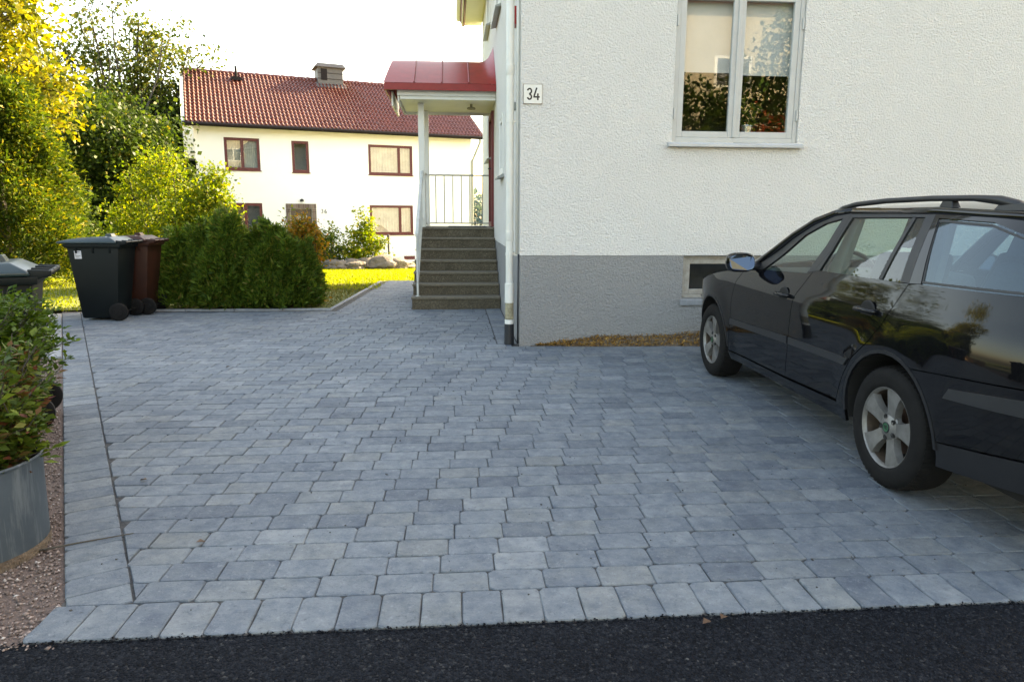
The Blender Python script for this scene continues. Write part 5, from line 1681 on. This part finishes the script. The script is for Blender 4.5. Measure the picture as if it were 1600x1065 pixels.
def panel(name, poly, mat, parent, off=0.0, gap=0.003, edge=0.018, step=0.035, side=-1, roundness=True):
    """one body panel: the side-view polygon draped over the body side, shrunk by the gap, edges turned in"""
    poly = dense(poly, step)
    if area2(poly) < 0: poly = poly[::-1]
    n = len(poly)
    ins = []
    for i in range(n):
        a, b, c = poly[i - 1], poly[i], poly[(i + 1) % n]
        t = Vector((c[0] - a[0], c[1] - a[1])); t = t.normalized() if t.length > 1e-9 else Vector((1, 0))
        ins.append((b[0] - t.y * gap, b[1] + t.x * gap))
    ys = [p[0] for p in ins]; zs = [p[1] for p in ins]
    pts = []
    y = min(ys)
    while y < max(ys):
        z = min(zs)
        while z < max(zs):
            if inpoly((y, z), ins) and min((y - q[0]) ** 2 + (z - q[1]) ** 2 for q in ins) > (step * .45) ** 2:
                pts.append((y, z))
            z += step
        y += step
    r = delaunay_2d_cdt([Vector(p) for p in ins + pts], [(i, (i + 1) % n) for i in range(n)], [], 0, 1e-6)
    V2, F2 = r[0], r[2]
    vs = []; nr = []
    for p in V2:
        q = SPt(p.x, p.y, off); m = SNrm(p.x, p.y)
        vs.append(q); nr.append(m)
    fs = []
    for f in F2:
        c = (sum(V2[i].x for i in f) / 3, sum(V2[i].y for i in f) / 3)
        if inpoly(c, ins): fs.append(tuple(f))
    bound = [min(range(len(V2)), key=lambda j: (V2[j].x - p[0]) ** 2 + (V2[j].y - p[1]) ** 2) for p in ins]
    k = len(vs)
    for i, b in enumerate(bound):
        m = nr[b]
        vs.append(vs[b] - m * edge); nr.append(m)
    nf = len(fs)
    for i in range(n):
        a, b = bound[i], bound[(i + 1) % n]
        if a != b: fs.append((a, b, k + (i + 1) % n, k + i))
    if side > 0:
        vs = [Vector((-v.x, v.y, v.z)) for v in vs]; nr = [Vector((-v.x, v.y, v.z)) for v in nr]
    fixed = []
    for j, f in enumerate(fs):
        if j < nf:
            a, b, c = (vs[i] for i in f[:3])
            if (b - a).cross(c - a).dot(nr[f[0]]) < 0: f = f[::-1]
        fixed.append(f)
    me = bpy.data.meshes.new(name)
    me.from_pydata([tuple(v) for v in vs], [], fixed)
    me.materials.append(mat)
    me.polygons.foreach_set('use_smooth', [j < nf for j in range(len(fixed))])
    ln = []
    for p in me.polygons:
        for vi in p.vertices:
            ln.append(tuple(nr[vi]) if p.index < nf else tuple(p.normal))
    me.normals_split_custom_set(ln)
    return link(name, me, parent)
def arc(yc, zc, r, a0, a1, n=18):
    return [(yc + r * math.cos(math.radians(a0 + (a1 - a0) * i / n)), zc + r * math.sin(math.radians(a0 + (a1 - a0) * i / n))) for i in range(n + 1)]
FY, HZ, AR = 2.567, .317, .385
BELT = 1.045
fgap = [(2.00, .962), (2.085, .865), (2.122, .70), (2.122, .53), (2.17, .30)]
bgap = [(1.165, .312), (1.112, .50), (1.094, .72), (1.092, .853), (1.036, .934), (.969, 1.034), (.868, 1.165), (.842, 1.402)]
rgap = [(.492, .335), (.40, .50), (.318, .616), (.185, .725), (.100, .825), (.045, .96), (.012, 1.045), (.072, 1.402)]
fglass = [(1.70, .992), (1.492, 1.123), (1.309, 1.252), (1.10, 1.33), (.915, 1.362), (.945, 1.20), (1.022, 1.055), (1.045, 1.020)]
rglass = [(.900, 1.045), (.850, 1.17), (.812, 1.368), (.140, 1.372), (.087, 1.052)]
qglass = [(.035, 1.362), (-.075, 1.060), (-.74, 1.072), (-.78, 1.13), (-.70, 1.225), (-.56, 1.290), (-.34, 1.345)]
arch_f = arc(FY, HZ, AR, 178, -4); arch_r = arc(0, HZ, AR, -2, 116)
seam = [(-.169, .663), (-.50, .692), (-.86, .717), (-1.02, .72)]
tail = [(-1.045, .78), (-1.035, .90), (-.99, 1.04), (-.93, 1.15), (-.80, 1.29), (-.50, 1.378), (.072, 1.408)]
fender = [(2.17, .30)] + [(2.17 + .0, .302)] + arch_f[1:-1][0:17] + [(2.951, .30), (3.30, .28), (3.44, .40), (3.45, .60), (3.36, .68), (3.2, .745), (3.0, .81), (2.7, .875), (2.4, .925), (2.15, .958)] + fgap[:-1]
PA = M['paint']
for side in (-1, 1):
    fd = panel('front_fender', fender, PA, car, side=side)
    if side < 0: panel('wheel_arch_lip', arc(FY, HZ, AR + .012, 178, -4) + arc(FY, HZ, AR - .006, -4, 178), M['trim'], fd, off=.003, gap=0, step=.03, side=side)
    d1 = panel('front_door', fgap + bgap[:6] + [(1.045, 1.018), (1.70, .990)], PA, car, side=side)
    panel('window_frame', [(1.70, .990), (1.492, 1.123), (1.309, 1.252), (1.10, 1.33), (.915, 1.362), (.945, 1.20), (1.022, 1.055), (1.045, 1.018), (.969, 1.034), (.868, 1.165), (.842, 1.402), (1.03, 1.388), (1.25, 1.335), (1.48, 1.235), (1.76, 1.075), (1.97, .968)], M['trim'], d1, gap=.001, step=.03, side=side)
    panel('window_pane', fglass, M['carglass'], d1, off=-.008, gap=-.004, edge=.002, side=side)
    panel('rubbing_strip', [(2.115, .520), (2.115, .572), (1.110, .598), (1.108, .545)], M['strip'], d1, off=.009, gap=.004, edge=.012, side=side)
    d2 = panel('rear_door', bgap[:6] + [(.93, 1.048), (.012, 1.050)] + rgap[:6][::-1], PA, car, side=side)
    panel('window_frame', [(.969, 1.034), (.868, 1.165), (.842, 1.402), (.072, 1.402), (.012, 1.050), (.087, 1.052), (.140, 1.372), (.812, 1.368), (.850, 1.17), (.900, 1.045)], M['trim'], d2, gap=.001, step=.03, side=side)
    panel('window_pane', rglass, M['carglass'], d2, off=-.008, gap=-.004, edge=.002, side=side)
    panel('window_divider', [(.245, 1.05), (.215, 1.37), (.243, 1.37), (.277, 1.05)], M['trim'], d2, off=-.002, gap=0, step=.03, side=side)
    panel('rubbing_strip', [(1.090, .546), (1.090, .598), (.345, .606), (.385, .556)], M['strip'], d2, off=.009, gap=.004, edge=.012, side=side)
    q = panel('rear_quarter', rgap[:7] + [(-.05, 1.056), (-.72, 1.066), (-.99, 1.066)] + tail[:2][::-1] + seam[::-1] + arch_r[1:][::-1] + [(.385, .303), (.492, .303)], PA, car, side=side)
    panel('pillar_frame', [(.012, 1.050), (.072, 1.402), (-.50, 1.374), (-.80, 1.286), (-.93, 1.15), (-.985, 1.066), (-.80, 1.072), (-.79, 1.13), (-.71, 1.232), (-.565, 1.298), (-.345, 1.352), (.030, 1.368), (-.075, 1.056)], PA, q, gap=.001, step=.03, side=side)
    panel('quarter_window', qglass, M['rearglass'], q, off=-.006, gap=-.008, edge=.002, side=side)
    panel('window_seal', dense(qglass, .03) + [qglass[0]] + [(-.300 + (p[0] + .300) * .955, 1.205 + (p[1] - 1.205) * .93) for p in [qglass[0]] + qglass[::-1]], M['trim'], q, off=-.003, gap=0, step=.03, side=side)
    panel('wheel_arch_lip', arc(0, HZ, AR + .012, -2, 178) + arc(0, HZ, AR - .006, 178, -2), M['trim'], q, off=.003, gap=0, step=.03, side=side)
    panel('tail_lamp', [(-1.0, 1.02), (-.90, 1.0), (-.86, .86), (-.90, .75), (-1.03, .75), (-1.04, .86)], M['redlens'], q, off=.006, gap=0, side=side)
    rbp = panel('rear_bumper', [seam[0]] + seam + [(-1.06, .55), (-1.04, .46), (-.40, .372), (-.371, .42)] + arc(0, HZ, AR, 166, 118, 8), PA, car, side=side)
    panel('bumper_strip', [(-.43, .585), (-.46, .635), (-1.0, .69), (-1.0, .615)], M['strip'], rbp, off=.010, gap=0, edge=.012, side=side)
    panel('lower_valance', [(-.378, .365), (-.40, .368), (-1.03, .452), (-.98, .30), (-.37, .245), (-.383, .30)], M['trim'], rbp, off=-.006, gap=0.002, side=side)
    panel('sill', [(2.20, .296), (2.16, .228), (.40, .228), (.395, .30), (.495, .318), (1.166, .300), (2.165, .292)], PA, car, off=-.004, gap=.002, side=side)

# top skin: bonnet, windscreen, roof, tailgate lofted between the two side edges
EDGE = [(3.46, .60), (3.37, .68), (3.2, .748), (3.0, .812), (2.7, .878), (2.4, .928), (2.15, .962), (1.97, .972), (1.76, 1.078), (1.48, 1.238), (1.25, 1.338), (1.03, 1.391), (.842, 1.405), (.07, 1.405), (-.50, 1.378), (-.80, 1.29), (-.93, 1.155), (-.99, 1.05), (-1.035, .90), (-1.05, .78)]
CENT = [(3.50, .62), (3.42, .73), (3.25, .81), (3.0, .875), (2.7, .93), (2.4, .985), (2.20, 1.02), (2.04, 1.045), (1.84, 1.16), (1.56, 1.31), (1.30, 1.415), (1.05, 1.446), (.842, 1.458), (.07, 1.462), (-.55, 1.438), (-.86, 1.35), (-.985, 1.18), (-1.03, 1.05), (-1.065, .90), (-1.075, .78)]
def loft(name, i0, i1, mat, parent, nx=20, lift=0.0, xs=1.0, sub=4):
    mb = MB(); rows = []
    for i in range(i0, i1):
        for s in range(sub if i < i1 - 1 else sub + 1):
            t = s / sub
            def cr(A, k):
                p = [A[max(0, min(len(A) - 1, i + j))][k] for j in (-1, 0, 1, 2)]
                return 0.5 * (2 * p[1] + (p[2] - p[0]) * t + (2 * p[0] - 5 * p[1] + 4 * p[2] - p[3]) * t * t + (3 * p[1] - 3 * p[2] + p[3] - p[0]) * t ** 3)
            ey, ez, cy_, cz = cr(EDGE, 0), cr(EDGE, 1), cr(CENT, 0), cr(CENT, 1)
            w = W(ey, ez) * xs
            rows.append([(w * x, ey + (cy_ - ey) * (1 - x * x), ez + (cz - ez) * (1 - abs(x) ** 2.3) + lift) for x in (2 * j / nx - 1 for j in range(nx + 1))])
    n = nx + 1
    mb.add([p for r in rows for p in r], [(a * n + b, a * n + b + 1, (a + 1) * n + b + 1, (a + 1) * n + b) for a in range(len(rows) - 1) for b in range(nx)])
    return build(name, mb, mat, parent, True)
loft('bonnet', 0, 6, PA, car)
loft('windscreen', 7, 11, M['carglass'], car, lift=-.004, xs=.985)
loft('scuttle', 6, 7, M['trim'], car, lift=-.004, xs=.97)
rf = loft('roof', 11, 14, PA, car)
tg = loft('tailgate', 16, 19, PA, car)
loft('rear_window', 14, 16, M['carglass'], tg, lift=-.002, xs=.97)
for s in (-1, 1):                                             # front pillars and roof side skin above the doors
    mb = MB(); rows = []
    for i in range(7, 20):
        if i > 19: break
    A = EDGE[7:13]
    pts = [(s * (W(y, z) - .012), y, z) for y, z in A]
    mb.tube(pts, [.030, .034, .034, .032, .028, .022], 10)
    build('front_pillar', mb, PA, car, True)
    mb = MB(); mb.tube([(s * (W(y, z) - .010), y, z - .004) for y, z in EDGE[12:19]], .024, 10)
    build('roof_edge', mb, PA, car, True)
# rails
for s in (-1, 1):
    path = [(1.13, 1.402), (1.03, 1.428), (.90, 1.448), (.60, 1.463), (.20, 1.468), (-.12, 1.463), (-.28, 1.450), (-.39, 1.428), (-.45, 1.395)]
    mb = MB(); rows = []
    m = len(path)
    for i, (y, z) in enumerate(path):
        x = s * (.615 - .012 * (1 if i in (0, m - 1) else 0))
        hh = .014 if i < m - 3 else .02
        ww = .019
        rows.append([(x - ww, y, z - hh), (x - ww * .9, y, z + hh * .7), (x, y, z + hh), (x + ww * .9, y, z + hh * .7), (x + ww, y, z - hh), (x, y, z - hh * 1.1)])
    mb.add([p for r in rows for p in r], [(a * 6 + b, a * 6 + (b + 1) % 6, (a + 1) * 6 + (b + 1) % 6, (a + 1) * 6 + b) for a in range(m - 1) for b in range(6)] + [tuple(range(6)), tuple(range((m - 1) * 6, m * 6))])
    rl = build('roof_rail', mb, M['trim'], car, True)
    for y0, y1, zt in ((.02, .11, 1.455), (-.44, -.27, 1.435), (1.00, 1.12, 1.415)):
        mb = MB(); mb.hexa([(s * .64, y0 - .02, 1.40), (s * .59, y0 - .02, 1.41), (s * .59, y1 + .01, 1.41), (s * .64, y1 + .01, 1.40)], [(s * .632, y0, zt), (s * .60, y0, zt), (s * .60, y1 - .02, zt), (s * .632, y1 - .02, zt)])
        build('rail_foot', mb, M['trim'], rl, False, .004)
# front and rear ends
def endcap(name, y, zs, bulge, mat, parent, xs=.99, edge_y=None):
    mb = MB(); rows = []
    for z in zs:
        ey = edge_y(z)
        w = W(ey, z) * xs
        rows.append([(w * x, ey + (y(z) - ey) * (1 - abs(x) ** 3), z) for x in (2 * j / 16 - 1 for j in range(17))])
    mb.add([p for r in rows for p in r], [(a * 17 + b, a * 17 + b + 1, (a + 1) * 17 + b + 1, (a + 1) * 17 + b) for a in range(len(rows) - 1) for b in range(16)])
    return build(name, mb, mat, parent, True)
fb = endcap('front_bumper', lambda z: 3.52, [.20, .28, .36, .44, .52, .60, .62], .1, PA, car, edge_y=lambda z: 3.30 + .16 * min(1, (z - .2) / .3))
endcap('rear_bumper_face', lambda z: -1.085, [.30, .38, .46, .55, .64, .72, .78], .1, PA, car, edge_y=lambda z: -1.0 - .05 * min(1, (z - .3) / .2))
for s in (-1, 1):
    mb = MB(); mb.hexa([(s * .42, 3.44, .62), (s * .72, 3.30, .60), (s * .74, 3.28, .62), (s * .44, 3.42, .66)], [(s * .42, 3.36, .75), (s * .70, 3.22, .755), (s * .70, 3.18, .765), (s * .44, 3.3, .775)])
    build('headlight', mb, M['clearlens'], car, True)
mb = MB(); mb.box(-.34, .34, 3.40, 3.47, .56, .70); build('grille', mb, M['trim'], car, False, .01)
# dark inner tub, floor, wheel wells, cabin
mb = MB()
for s in (-1, 1):
    ring = [(y, z) for y, z in ((2.2, .25), (2.2, .93), (1.0, .96), (0.0, .98), (-.95, .98), (-.95, .35), (-.45, .25), (-.45, .75), (.45, .75), (.45, .25))]
    mb.add([(s * (W(y, z) - .045), y, z) for y, z in ring], [tuple(range(len(ring)))])
mb.box(-.72, .72, -.95, 3.30, .22, .27)
build('inner_shell', mb, M['darkgap'], car)
for s in (-1, 1):
    for yc in (0, FY):
        mb = MB()
        a_ = arc(yc, HZ, AR - .004, -8, 188, 20)
        vs = [(s * (W(y, z) - .010), y, z) for y, z in a_] + [(s * .58, y, z) for y, z in a_]
        mb.add(vs, [(i, i + 1, i + 22, i + 21) for i in range(20)] + [tuple(range(21, 42))])
        build('wheel_well', mb, M['darkgap'], car)
cabin = MB(); cabin.box(-.70, .70, -.90, 1.95, .50, .56)
cb = build('cabin_floor', cabin, M['cabin'], car)
mb = MB(); mb.hexa([(-.70, 1.45, .70), (.70, 1.45, .70), (.70, 2.0, .80), (-.70, 2.0, .80)], [(-.70, 1.55, .96), (.70, 1.55, .96), (.70, 2.05, .985), (-.70, 2.05, .985)]); build('dashboard', mb, M['cabin'], car, True, .03)
mb = MB(); rings = 20
mb.tube([(-.37 + .185 * math.cos(2 * PI * i / rings), 1.32 + .06 * math.sin(2 * PI * i / rings), .96 + .175 * math.sin(2 * PI * i / rings)) for i in range(rings + 1)], .016, 8, False)
mb.tube([(-.37, 1.32, .96), (-.37, 1.60, .86)], .03, 8)
build('steering_wheel', mb, M['trim'], car, True)
def seat(x, y, wdt, rear=False):
    mb = MB()
    mb.hexa([(x - wdt, y, .50), (x + wdt, y, .50), (x + wdt, y + .52, .50), (x - wdt, y + .52, .50)], [(x - wdt, y, .66), (x + wdt, y, .66), (x + wdt, y + .52, .70), (x - wdt, y + .52, .70)])
    mb.hexa([(x - wdt, y - .02, .60), (x + wdt, y - .02, .60), (x + wdt, y + .13, .62), (x - wdt, y + .13, .62)], [(x - wdt * .85, y - .24, 1.16), (x + wdt * .85, y - .24, 1.16), (x + wdt * .85, y - .13, 1.18), (x - wdt * .85, y - .13, 1.18)])
    s_ = build('seat', mb, M['cabin'], car, True, .04)
    for hx_ in ((x,) if not rear else (-.40, 0, .40)):
        mb = MB(); mb.hexa([(hx_ - .12, y - .27, 1.20), (hx_ + .12, y - .27, 1.20), (hx_ + .12, y - .17, 1.20), (hx_ - .12, y - .17, 1.20)], [(hx_ - .10, y - .31, 1.36), (hx_ + .10, y - .31, 1.36), (hx_ + .10, y - .22, 1.365), (hx_ - .10, y - .22, 1.365)])
        mb.tube([(hx_ - .05, y - .20, 1.14), (hx_ - .05, y - .22, 1.22)], .007, 6); mb.tube([(hx_ + .05, y - .20, 1.14), (hx_ + .05, y - .22, 1.22)], .007, 6)
        build('headrest', mb, M['cabin'], s_, True, .025)
seat(-.37, .82, .25); seat(.37, .82, .25); seat(0, -.05, .62, True)
mb = MB(); mb.box(-.60, .60, -.45, 1.15, 1.372, 1.385); build('headliner', mb, M['headliner'], car)
mb = MB()
for s in (-1, 1):
    mb.hexa([(s * .74, .84, .95), (s * .70, .84, .95), (s * .70, 1.0, .95), (s * .74, 1.0, .95)], [(s * .635, .80, 1.38), (s * .60, .80, 1.38), (s * .60, .88, 1.38), (s * .635, .88, 1.38)])
    mb.hexa([(s * .74, -.05, .98), (s * .70, -.05, .98), (s * .70, .04, .98), (s * .74, .04, .98)], [(s * .635, .0, 1.38), (s * .60, .0, 1.38), (s * .60, .10, 1.38), (s * .635, .10, 1.38)])
build('pillar_trim', mb, M['headliner'], car)
# door handles and mirrors
for s in (-1, 1):
    for yh, zh in ((1.235, .858), (.255, .885)):
        x = W(yh, zh)
        mb = MB(); mb.lathe([(0.0, .004), (.052, .004), (.056, .0), (.058, -.004)], 24, 'x')
        h = build('handle_cup', mb, M['darkgap'], car, 'auto'); h.location = (s * (x + .0015), yh, zh); h.rotation_euler = (0, 0, PI if s < 0 else 0); h.scale = (1, 1.15, .95)
        mb = MB()
        pts = [(s * (x - .006), yh + .085, zh), (s * (x + .030), yh + .065, zh + .002), (s * (x + .036), yh, zh + .004), (s * (x + .030), yh - .075, zh + .002), (s * (x - .004), yh - .09, zh)]
        mb.tube(pts, [.012, .014, .014, .013, .012], 10); build('door_handle', mb, PA, car, True)
    yb, zb = 1.83, 1.02
    mb = MB(); mb.tube([(s * (W(1.80, 1.0) - .02), 1.80, 1.0), (s * (W(1.80, 1.0) + .05), 1.83, 1.01), (s * (W(1.80, 1.0) + .10), 1.85, 1.03)], [.035, .028, .03], 10)
    mr = build('door_mirror', mb, M['trim'], car, True)
    mb = MB()
    xm = W(1.80, 1.0) + .135
    rows = []
    for t, sx, sz in ((0, .088, .062), (.03, .100, .073), (.07, .096, .070), (.11, .075, .055), (.135, .04, .03)):
        rows.append([(s * (xm + sx * math.copysign(abs(math.cos(a)) ** .6, math.cos(a))) , 1.775 + t + .05 * (sx * math.cos(a)) / .09 * .35, 1.035 + sz * math.copysign(abs(math.sin(a)) ** .65, math.sin(a))) for a in (2 * PI * j / 24 for j in range(24))])
    mb.add([p for r in rows for p in r], [(a * 24 + b, a * 24 + (b + 1) % 24, (a + 1) * 24 + (b + 1) % 24, (a + 1) * 24 + b) for a in range(4) for b in range(24)] + [tuple(range(96, 120))])
    build('mirror_shell', mb, PA, mr, True)
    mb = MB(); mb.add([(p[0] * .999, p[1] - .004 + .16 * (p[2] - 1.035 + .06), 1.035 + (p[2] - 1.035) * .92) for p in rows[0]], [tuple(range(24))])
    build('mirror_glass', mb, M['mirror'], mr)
# wheels
def wheel(yc, s):
    w = thing('wheel', None, None); w.parent = car
    w.location = (s * .775, yc, HZ); w.rotation_euler.z = 0 if s > 0 else PI          # local +x points outwards
    mb = MB()
    mb.lathe([(.205, .090), (.212, .098), (.232, .102), (.262, .104), (.288, .098), (.304, .085), (.3115, .062), (.3165, .03), (.3165, -.06), (.310, -.09), (.29, -.10), (.205, -.09)], 64, 'x')
    for k in range(64):                                              # tread blocks across the shoulder
        a = 2 * PI * k / 64
        c, sn = math.cos(a), math.sin(a); t = Vector((0, -sn, c))
        def pt(r, x, o): return (x, r * c - sn * o, r * sn + c * o)
        mb.hexa([pt(.306, .082, -.009), pt(.306, .082, .009), pt(.314, .03, .009), pt(.314, .03, -.009)], [pt(.311, .084, -.008), pt(.311, .084, .008), pt(.3195, .03, .008), pt(.3195, .03, -.008)])
    build('tyre', mb, M['rubber'], w, 'auto')
    mb = MB()
    mb.lathe([(.192, .074), (.196, .086), (.205, .094), (.209, .090), (.207, .084)], 56, 'x')
    sp = []
    for k in range(5):
        a0 = math.radians(78 + 72 * k)
        prof = [(.050, .034), (.080, .031), (.120, .036), (.160, .047), (.197, .060)]
        fr_, bk = [], []
        for r, hw in prof:
            x = .072 + .016 * math.sin((r - .05) / .15 * PI * .55)
            for sgn in (-1, 1):
                c, sn = math.cos(a0), math.sin(a0)
                fr_.append((x, r * c - sn * hw * sgn, r * sn + c * hw * sgn))
                bk.append((x - .035, r * c - sn * hw * sgn * 1.12, r * sn + c * hw * sgn * 1.12))
        n = len(fr_)
        fs = []
        for i in range(len(prof) - 1):
            fs.append((2 * i, 2 * i + 1, 2 * i + 3, 2 * i + 2))
            fs.append((2 * i, 2 * i + 2, n + 2 * i + 2, n + 2 * i)); fs.append((2 * i + 1, n + 2 * i + 1, n + 2 * i + 3, 2 * i + 3))
        mb.add(fr_ + bk, fs)
    mb.lathe([(.0, .086), (.030, .086), (.034, .083), (.062, .076), (.075, .066), (.078, .045)], 40, 'x')
    build('rim', mb, M['alloy'], w, 'auto', 0)
    mb = MB(); mb.lathe([(.196, -.085), (.188, .0), (.190, .055), (.192, .0735)], 48, 'x'); build('rim_barrel', mb, M['barrel'], w, 'auto')
    for k in range(5):
        a = math.radians(78 + 36 + 72 * k)
        mb = MB(); mb.lathe([(.0, .079), (.009, .079), (.0125, .082), (.0125, .07)], 10, 'x', (0, .056 * math.cos(a), .056 * math.sin(a)))
        build('wheel_bolt', mb, M['darkgap'], w)
    mb = MB(); mb.lathe([(.0, .002), (.135, .002), (.135, -.01), (.0, -.012)], 40, 'x'); build('brake_disc', mb, M['brake'], w, 'auto')
    mb = MB(); mb.lathe([(0.0, -.03), (.192, -.03)], 32, 'x'); build('back_plate', mb, M['darkgap'], w)
    mb = MB(); mb.lathe([(.0, .089), (.0225, .089), (.0235, .0865)], 24, 'x'); build('badge', mb, M['badge'], w)
    mb = MB(); mb.lathe([(.0225, .0895), (.026, .091), (.029, .089), (.029, .085)], 28, 'x')
    # winged arrow emblem
    def em(poly): mb.add([(.0905, y, z) for y, z in poly], [tuple(range(len(poly)))])
    em([(-.014, -.004), (.010, -.010), (.013, -.004), (-.006, .000)])
    em([(-.004, .000), (.012, .002), (.010, .014), (.000, .010)])
    em([(-.015, .002), (-.005, .001), (-.003, .012), (-.011, .010)])
    build('badge_ring', mb, M['ink'], w)
for yc in (0, FY):
    for s in (-1, 1):
        wheel(yc, s)

# ================================================================== ACROSS THE STREET (seen only as reflections)
oh = thing('house', 'cream boarded house across the street, mirrored in the kitchen window', 'house', (9.5, -15.0, 0))
def ob(name, mb, mat, parent=None, **k):
    return build(name, mb, mat, parent or oh, off=(9.5, -15.0, 0), **k)
fo_ = lambda u, w, d: (u, -15.0 - d, w)
holes = [(4.6 + 3.1 * i, 6.2 + 3.1 * i, z, z + 1.3) for i in range(4) for z in (1.2, 3.9, 6.6)]
mb = wall_holes(3.0, 16.5, -0.1, 10.2, holes, fo_, 0.15)
for u in (3.0, 16.5):
    mb.add([(u, -15.0, -.1), (u, -24, -.1), (u, -24, 10.2), (u, -19.5, 13.6), (u, -15.0, 10.2)], [(0, 1, 2, 3, 4)])
ob('wall', mb, M['yellowwall'])
for h in holes:
    window(oh, fo_, h, M['whitewood'], 0.06, 0.06, ((h[0] + h[1]) / 2,), 0.02, room=0.4, builder=ob)
mb = MB()
slab(mb, (2.6, -14.5, 9.85), (16.9, -14.5, 9.85), (16.9, -19.5, 13.7), (2.6, -19.5, 13.7), 0.12)
slab(mb, (2.6, -24.5, 9.85), (16.9, -24.5, 9.85), (16.9, -19.5, 13.7), (2.6, -19.5, 13.7), -0.12)
ob('roof', mb, M['tile'])
make_tree('street_tree', 'leafy tree across the street before the cream boarded house', (12.2, -10.0, 0), 2.4, 0.16, [((0.2, 0, 6.2), (1.9, 1.8, 2.4), 150), ((-1.6, 0, 4.3), (2.2, 1.4, 1.6), 150), ((-4.2, 0, 4.3), (1.9, 1.4, 1.7), 150)], L['dark'], 26, 0.17, 0.28, 8)
make_tree('rowan_tree', 'red leaved rowan across the street', (10.6, -8.6, 0), 1.8, 0.11, [((0, 0, 3.3), (1.3, 1.2, 1.3), 90)], L['red'], 24, 0.11, 0.2, 8)
make_tree('street_tree', 'big leafy tree on the far side of the street, left of the drive', (-9.0, -6.0, 0), 2.8, 0.22, [((0, 0, 5.2), (2.8, 2.6, 2.4), 200), ((-1.5, 0, 3.2), (1.6, 1.6, 1.2), 80), ((1.4, 0, 3.4), (1.6, 1.6, 1.2), 80)], L['dark'], 26, 0.18, 0.32, 8)
make_tree('street_tree', 'leafy tree beyond the neighbouring plot on the left', (-13.5, 4.5, 0), 2.6, 0.2, [((0, 0, 4.2), (2.4, 2.4, 1.9), 170), ((0, 0, 2.2), (2.2, 2.0, 1.3), 110)], L['dark'], 26, 0.18, 0.32, 8)
make_tree('street_tree', 'second leafy tree beyond the neighbouring plot on the left', (-15.5, -.5, 0), 2.6, 0.2, [((0, 0, 4.4), (2.4, 2.4, 2.0), 170), ((0, 0, 2.2), (2.2, 2.0, 1.3), 110)], L['dark'], 26, 0.18, 0.32, 8)
